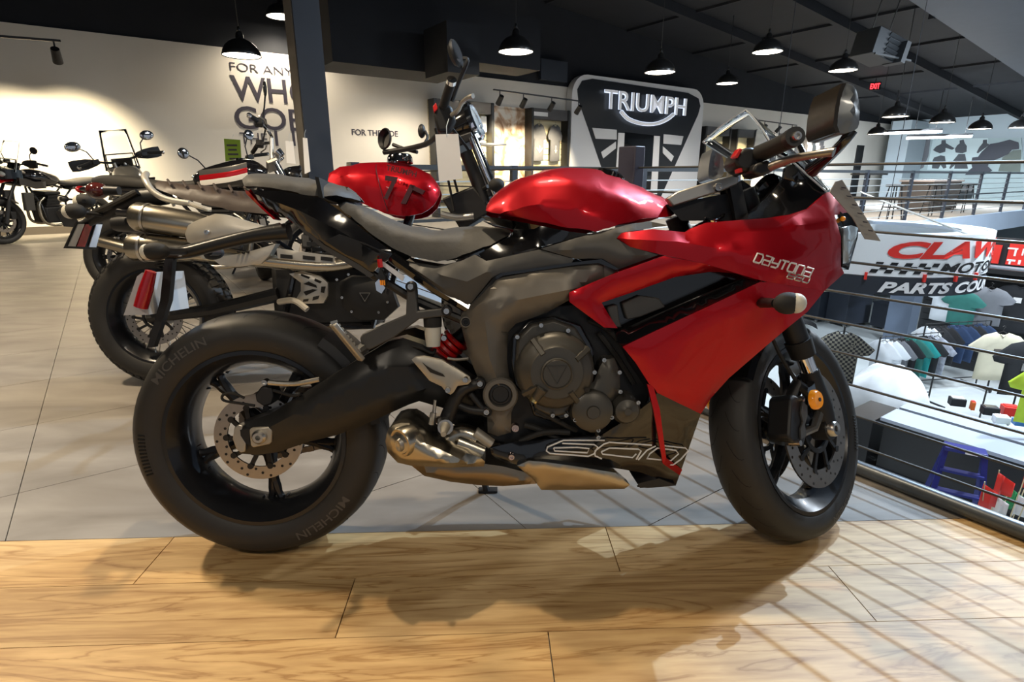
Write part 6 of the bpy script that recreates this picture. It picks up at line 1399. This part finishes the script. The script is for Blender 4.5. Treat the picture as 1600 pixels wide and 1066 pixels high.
both(lambda s: MB().tube([(0,s*.12,.325),(.3,s*.13,.36),(.6,s*.13,.43)], [.022,.028,.032], 8).build('swingarm', M_matte, E))
def shock(s):
    a_, b_ = V((.02,s*.14,.36)), V((.17,s*.14,.70)); k_ = MB().cyl(a_, b_, .014).build('shock_absorber', M_matte, E)
    MB().tube([a_.lerp(b_, .12+.76*k/70)+V((.033*math.cos(k*.8),.033*math.sin(k*.8),0)) for k in range(71)], .007, 5).build('shock_spring', M_engb, k_); MB().cyl(b_+V((-.05,0,.0)), b_+V((-.05,0,-.14)), .024).build('shock_canister', M_steel, k_)
both(shock)
both(lambda s: MB().tube([(-.1,s*.10,.80),(.4,s*.11,.76),(.68,s*.12,.55),(.62,s*.12,.34)], .017, 8).build('frame_tube', M_lac_k, E))
both(lambda s: MB().tube([(1.22,0,.86),(1.1,s*.12,.55),(1.02,s*.12,.28),(.6,s*.12,.27)], .017, 8).build('frame_tube', M_lac_k, E))
MB().box((.80,0,.42), (.48,.24,.30)).build('crankcase', M_engb, E, .03)
cy = MB()
for k in range(8): cy.box((.90-.006*k,0,.56+k*.024), (.26-(.025 if k % 2 else 0),.30-(.025 if k % 2 else 0),.018))
cy.build('cylinder', M_engb, E); MB().box((.87,0,.775), (.28,.29,.05)).build('cylinder_head', M_engb, E, .015)
patch('clutch_cover', f2, [(530,440,-.18),(550,430,-.18),(590,434,-.18),(612,452,-.18),(622,480,-.18),(600,500,-.18),(560,500,-.18),(535,480,-.18)], M_engb, E, res=.03, bulge=.02, bw=.03, thick=.06, mirror=None)
q = [f2.pix(x, y, -.206) for x, y in ((562,458),(578,458),(570,471))]; MB().tube(q, .0022, 5, True).build('triangle_emblem', M_alu, E)
for x, y in ((527,437),(545,429),(575,429),(606,448),(535,465),(550,487),(592,488),(606,472)): bolt(f2, x, y, -.195, .007, E)
patch('sprocket_guard', f2, [(452,428,-.19),(470,424,-.19),(500,432,-.19),(512,442,-.19),(512,462,-.19),(505,474,-.19),(475,475,-.19),(462,468,-.19),(470,455,-.19),(470,442,-.19)], M_silv, E, res=.02, bulge=.008, bw=.01, thick=.02, mirror=None)
for pts in (((474,444),(482,440),(494,446),(495,450)), ((474,456),(488,452),(496,453),(478,462)), ((470,428),(484,433),(482,436),(470,431)), ((492,435),(502,440),(500,443),(491,439)), ((502,448),(508,448),(506,458),(501,457)), ((474,468),(482,467),(481,471),(473,472)), ((489,464),(499,462),(497,467),(488,470))):
    plate('guard_slot', f2, pts, -.201, -.185, M_hole, E)
pixtube('footrest', f2, [(436,472,-.20),(460,470,-.24),(480,484,-.26)], .014, M_silv, E)
# twin exhausts and shields
for (x0, y0), (x1, y1), r0, r1 in (((211,338),(330,356),.062,.058), ((206,386),(318,392),.060,.050)):
    a_, b_ = f2.pix(x0, y0, -.20), f2.pix(x1, y1, -.20); d_ = (b_-a_).normalized()
    c_ = MB().lathe([(.0,.012),(.036,.010),(.040,-.002),(.052,-.004),(r0,.012),(r0,.10),(r1,(b_-a_).length*.8),(r1*.8,(b_-a_).length)], a_, d_, 32).build('exhaust_can', M_exh, E)
    MB().lathe([(r0+.002,.05),(r0+.003,.056),(r0+.002,.062)], a_, d_, 32).build('can_band', M_steel, c_)
patch('heat_shield', f2, [(289,366,-.262),(294,352,-.262),(306,345,-.265),(336,334,-.268),(350,335,-.268),(432,360,-.255),(445,368,-.25),(400,378,-.262),(329,387,-.266),(309,385,-.264),(293,378,-.262)], M_silv, E, res=.03, bulge=.015, bw=.03, thick=.05, mirror=None)
patch('heat_shield', f2, [(330,403,-.262),(380,396,-.262),(431,381,-.262),(420,400,-.262),(408,412,-.262),(370,417,-.262),(345,415,-.262)], M_silv, E, res=.03, bulge=.012, bw=.03, thick=.05, mirror=None)
bolt(f2, 324, 363, -.285, .012, E)
for x, y in ((373,394),(380,395),(387,394)): bolt(f2, x, y, -.272, .005, E, M_hole)
pixtube('header_pipe', f2, [(300,392,-.20),(420,408,-.22),(520,415,-.22),(600,400,-.20),(660,420,-.17)], [.045,.03,.028,.025,.025], M_exh, E, 12)
patch('pipe_shield', f2, [(432,388,-.252),(460,392,-.252),(520,400,-.25),(524,412,-.25),(470,408,-.252),(434,404,-.252)], M_silv, E, res=.03, bulge=.006, bw=.02, thick=.02, mirror=None)
for x in (447, 482, 510): plate('shield_slot', f2, [(x-9,397+(x-447)*.06),(x+9,399+(x-447)*.06),(x+9,405+(x-447)*.06),(x-9,403+(x-447)*.06)], -.262, -.25, M_engb, E)
# seat, rack, tail, tank
patch('seat', f2, [(236,286,-.06),(246,280,-.02),(262,279,0),(300,283,0),(360,292,0),(420,304,0),(470,312,0),(480,330,-.08),(440,340,-.12),(415,338,-.14),(370,332,-.14),(330,325,-.14),(290,315,-.13),(255,303,-.12),(240,296,-.10)], M_brown, E, res=.03, mirror='join', thick=.02, sharp=60, inner=[[(245,288,-.10),(300,294,-.115),(370,306,-.12),(430,318,-.11)]])
for k in range(6):
    x = 262+k*24; pixtube('seat_rib', f2, [(x,281+k*2.3,-.02),(x+6,290+k*2.6,-.105)], .006, M_brown, E, 6, 0)
pixtube('grab_rail', f2, [(296,318,-.15),(262,312,-.15),(240,300,-.14),(229,285,-.12),(226,276,-.06),(229,272,0),(229,272,.1)], .014, M_silv, E, 10)
pixtube('grab_rail', f2, [(296,318,-.15),(320,326,-.15),(330,328,-.14)], .011, M_silv, E, 8); pixtube('rail_bracket', f2, [(268,313,-.145),(272,322,-.13)], .007, M_silv, E, 6, 0)
patch('tank', f2, [(508,286,-.03),(512,268,-.01),(540,255,0),(575,250,0),(610,249,0),(645,254,0),(672,268,0),(688,288,-.02),(692,302,-.05),(682,322,-.09),(660,336,-.12),(630,342,-.14),(590,332,-.14),(550,312,-.12),(520,300,-.08)], M_cred, E, res=.028, mirror='join', thick=.02, sharp=60, inner=[[(530,275,-.10),(570,270,-.135),(620,274,-.145),(665,288,-.125)], [(560,292,-.14),(620,300,-.158),(660,308,-.14)]])
M_prt = mat('tank_print', (.05,.004,.006), .4, coat=.5, var=0)
def tdecal(txt, p0, p1, cap, y, off=0., ln=0.):
    a_, b_ = f2.pix(*p0, y), f2.pix(*p1, y); u = b_-a_; n_ = V((-u.z,0,u.x)).normalized(); h_ = cap*(a_-f2.I@CAMP).length/FPX*1.03
    text_obj('tank_lettering', txt, lambda s, t: a_+u*s+n_*(h_*t)+u.normalized()*(h_*t*ln), M_prt, E, offset=off)
tdecal('TRIUMPH', (603,266), (650,277), 8, -.171, .02); tdecal('7', (598,312), (618,315), 34, -.172, .03); [plate('tank_graphic', f2, q_, -.171, -.14, M_prt, E) for q_ in (((626,318),(634,319),(648,290),(641,288)), ((641,288),(664,298),(660,304),(645,297)))]
pixtube('knee_seam', f2, [(588,257,-.09),(588,268,-.150),(596,300,-.163),(606,330,-.158)], .002, M_prt, E, 5)
p = f2.pix(625, 248, -.0); MB().lathe([(0,.02),(.05,.018),(.058,.005),(.06,-.02)], p, (0,0,1), 24).build('filler_cap', M_chrome, E)
pixtube('plate_arm', f2, [(260,306,.0),(215,312,.0),(175,330,0),(140,346,0),(130,352,0)], [.04,.045,.03,.022,.015], M_matte, E, 10)
pixtube('plate_arm_rib', f2, [(215,300,-.05),(180,318,-.05),(135,338,-.05)], .014, M_satin, E, 8)
body('tail_piece', [(-.16,.07,.72,.79),(-.05,.09,.71,.80),(.1,.11,.70,.78),(.45,.11,.68,.76)], M_matte, E)
tl_ = f2.pix(152, 298, .02); MB().tube([tl_+V((.10,0,.0)), tl_], [.02,.026], 10).build('tail_light_stalk', M_matte, E); MB().ball(tl_, (.045,.05,.038)).build('tail_light', mat('smoked_red', (.07,.012,.010), .15, coat=.6), E)
for px_, py_, y_ in ((116,330,-.13), (132,314,.13)):
    o = f2.pix(px_, py_, y_); k_ = MB().tube([V((o.x+.06, y_*.3, o.z-.01)), o], .010, 6).build('indicator_stalk', M_matte, E); MB().ball(o, (.05,.032,.034)).build('indicator', M_rubber, k_); MB().ball(o+V((-.018,0,-.002)), (.034,.030,.032)).build('indicator_lens', M_resv, k_)
q = [f2.pix(*z) for z in ((120,347,-.09),(101,388,-.09),(150,390,.09),(161,348,.09))]; np_ = MB().prism(q, (-.006,0,0)).build('number_plate', M_matte, E)
for t0, t1, m in ((.06,.28,M_lac_w), (.32,.58,M_redref), (.72,.96,M_paper)): MB().prism([q[0].lerp(q[3],t0)*.93+q[1].lerp(q[2],t0)*.07, q[0].lerp(q[3],t0)*.08+q[1].lerp(q[2],t0)*.92, q[0].lerp(q[3],t1)*.08+q[1].lerp(q[2],t1)*.92, q[0].lerp(q[3],t1)*.93+q[1].lerp(q[2],t1)*.07], (.007,-.004,0)).build('plate_panel', m, np_)
# front end, traced
both(lambda s: MB(S2).cyl(V((wb2,s*.10,.345)), V((wb2,s*.10,.345))+ad*.38, .030).build('fork_slider', M_matte, E))
for dy in (-.1, .1): pixtube('fork_leg', f2, [(738,214,dy),(760,268,dy),(786,330,dy),(800,370,dy)], .022, M_chrome if dy < 0 else M_matte, E, 12)
pixtube('fork_guard', f2, [(728,238,-.09),(748,290,-.09),(756,318,-.09)], .030, M_matte, E, 12)
plate('lower_yoke', f2, [(715,320),(760,296),(782,286),(786,296),(760,310),(722,332)], -.10, .10, M_matte, E, .006); plate('top_yoke', f2, [(680,225),(736,205),(742,218),(690,240)], -.1, .1, M_matte, E, .006)
plate('headlight_bracket', f2, [(742,262),(758,270),(770,284),(768,300),(752,290)], -.08, .08, M_silv, E, .004)
o = f2.pix(738, 192, -.0); h_ = MB().lathe([(0,-.12),(.05,-.11),(.075,-.06),(.082,.0)], o, (.9,-.25,.35), 24).build('headlight', M_lac_k, E)
MB().lathe([(.078,0),(.088,0),(.090,.02),(.080,.028)], o, (.9,-.25,.35), 24, True).build('headlight_rim', M_chrome, h_); MB().lathe([(0,.03),(.05,.026),(.08,.012)], o, (.9,-.25,.35), 24).build('headlight_lens', M_lens, h_)
pixtube('handlebar', f2, [(600,238,.30),(640,232,.20),(672,222,.05),(690,200,-.10),(694,180,-.22)], .013, M_matte, E, 10)
pixtube('throttle_grip', f2, [(692,168,-.26),(698,150,-.30),(705,129,-.36)], .019, M_rubber, E, 14); pixtube('bar_end', f2, [(705,130,-.36),(706,124,-.375)], .020, M_chrome, E, 14, 0)
plate('switch_housing', f2, [(676,166),(690,158),(706,166),(712,185),(702,205),(684,206),(678,186)], -.27, -.20, M_matte, E, .012); plate('kill_switch', f2, [(676,166),(681,160),(684,170),(678,176)], -.28, -.24, M_spr, E, .003)
pixtube('front_brake_lever', f2, [(706,180,-.28),(716,172,-.32),(722,160,-.36),(732,152,-.40),(739,150,-.42)], [.010,.009,.008,.008,.010], M_alu, E, 8)
pixtube('mirror_stalk', f2, [(706,158,-.27),(716,130,-.30),(728,102,-.33),(730,93,-.33),(723,92,-.33)], .009, M_matte, E, 8)
o = f2.pix(713, 84, -.34); m_ = MB().lathe([(0,-.022),(.04,-.018),(.056,0),(.05,.008)], o, (.75,-.3,.2), 24, sx=1.0).build('mirror', M_matte, E); MB().lathe([(0,.006),(.052,.007)], o, (.75,-.3,.2), 24).build('mirror_glass', M_chrome, m_)
pixtube('mirror_stalk', f2, [(652,238,.20),(630,232,.24),(614,226,.27)], .009, M_matte, E, 8)
o = f2.pix(601, 217, .28); m_ = MB().lathe([(0,-.02),(.04,-.018),(.056,0),(.05,.008)], o, (-.5,-.8,.1), 24, sx=.8).build('mirror', M_matte, E)
pixtube('clutch_stalk', f2, [(660,228,.22),(668,215,.25),(664,205,.26)], .007, M_matte, E, 8); MB().ball(f2.pix(659, 205, .27), (.02,.02,.035)).build('lever_guard', M_matte, E)
for pts in ([(690,205,-.15),(700,225,-.12),(705,260,-.10),(715,300,-.10)], [(680,200,-.18),(690,240,-.14),(700,280,-.12),(710,330,-.12)], [(706,200,-.2),(735,240,-.1),(745,280,-.08)]): pixtube('cable', f2, pts, .006, M_rubber, E, 6)
pixtube('indicator_stalk', f2, [(748,300,-.08),(762,291,-.14)], .009, M_matte, E, 8, 0); MB().ball(f2.pix(776, 289, -.17), (.036,.03,.030)).build('indicator', M_rubber, E)
plate('radiator', f2, [(690,310),(740,290),(770,330),(720,360)], -.12, .12, M_engb, E, .01)
pixtube('engine_hose', f2, [(690,335,-.14),(715,340,-.15),(740,338,-.15)], .016, M_alu, E, 10)
MB(S2).loft([[V((wb2,0,.345))+V((math.cos(t)*q_, y_, math.sin(t)*q_)) for q_, y_ in ((.35,-.06),(.372,-.04),(.372,.04),(.35,.06),(.36,.04),(.36,-.04))] for t in [R(45)+R(90)*k/10 for k in range(11)]]).build('front_mudguard', M_lac_k, E)
MB().tube([(.55,.14,.33),(.54,.24,.14),(.52,.33,.012)], .012, 6).build('side_stand', M_matte, E)
W2 = lambda x, y, d: R2@f2.pix(x, y, d)
hangtag('price_tag', W2, ((680,210,-.30),(716,209,-.30),(723,279,-.30),(686,284,-.30)), M_paper, 'blank white card hung on the red-tanked scrambler throttle')
f3 = Fr(R3); W3 = lambda x, y, d: R3@f3.pix(x, y, d)
hangtag('price_tag', W3, ((446,220,-.3),(458,221,-.3),(462,256,-.3),(448,255,-.3)), M_paper, 'wide pale card hung on the striped roadster handlebar')
hangtag('price_tag', W3, ((473,215,-.3),(480,216,-.3),(485,268,-.3),(476,272,-.3)), M_paper, 'narrow folded pale card beside the wide one on the roadster')
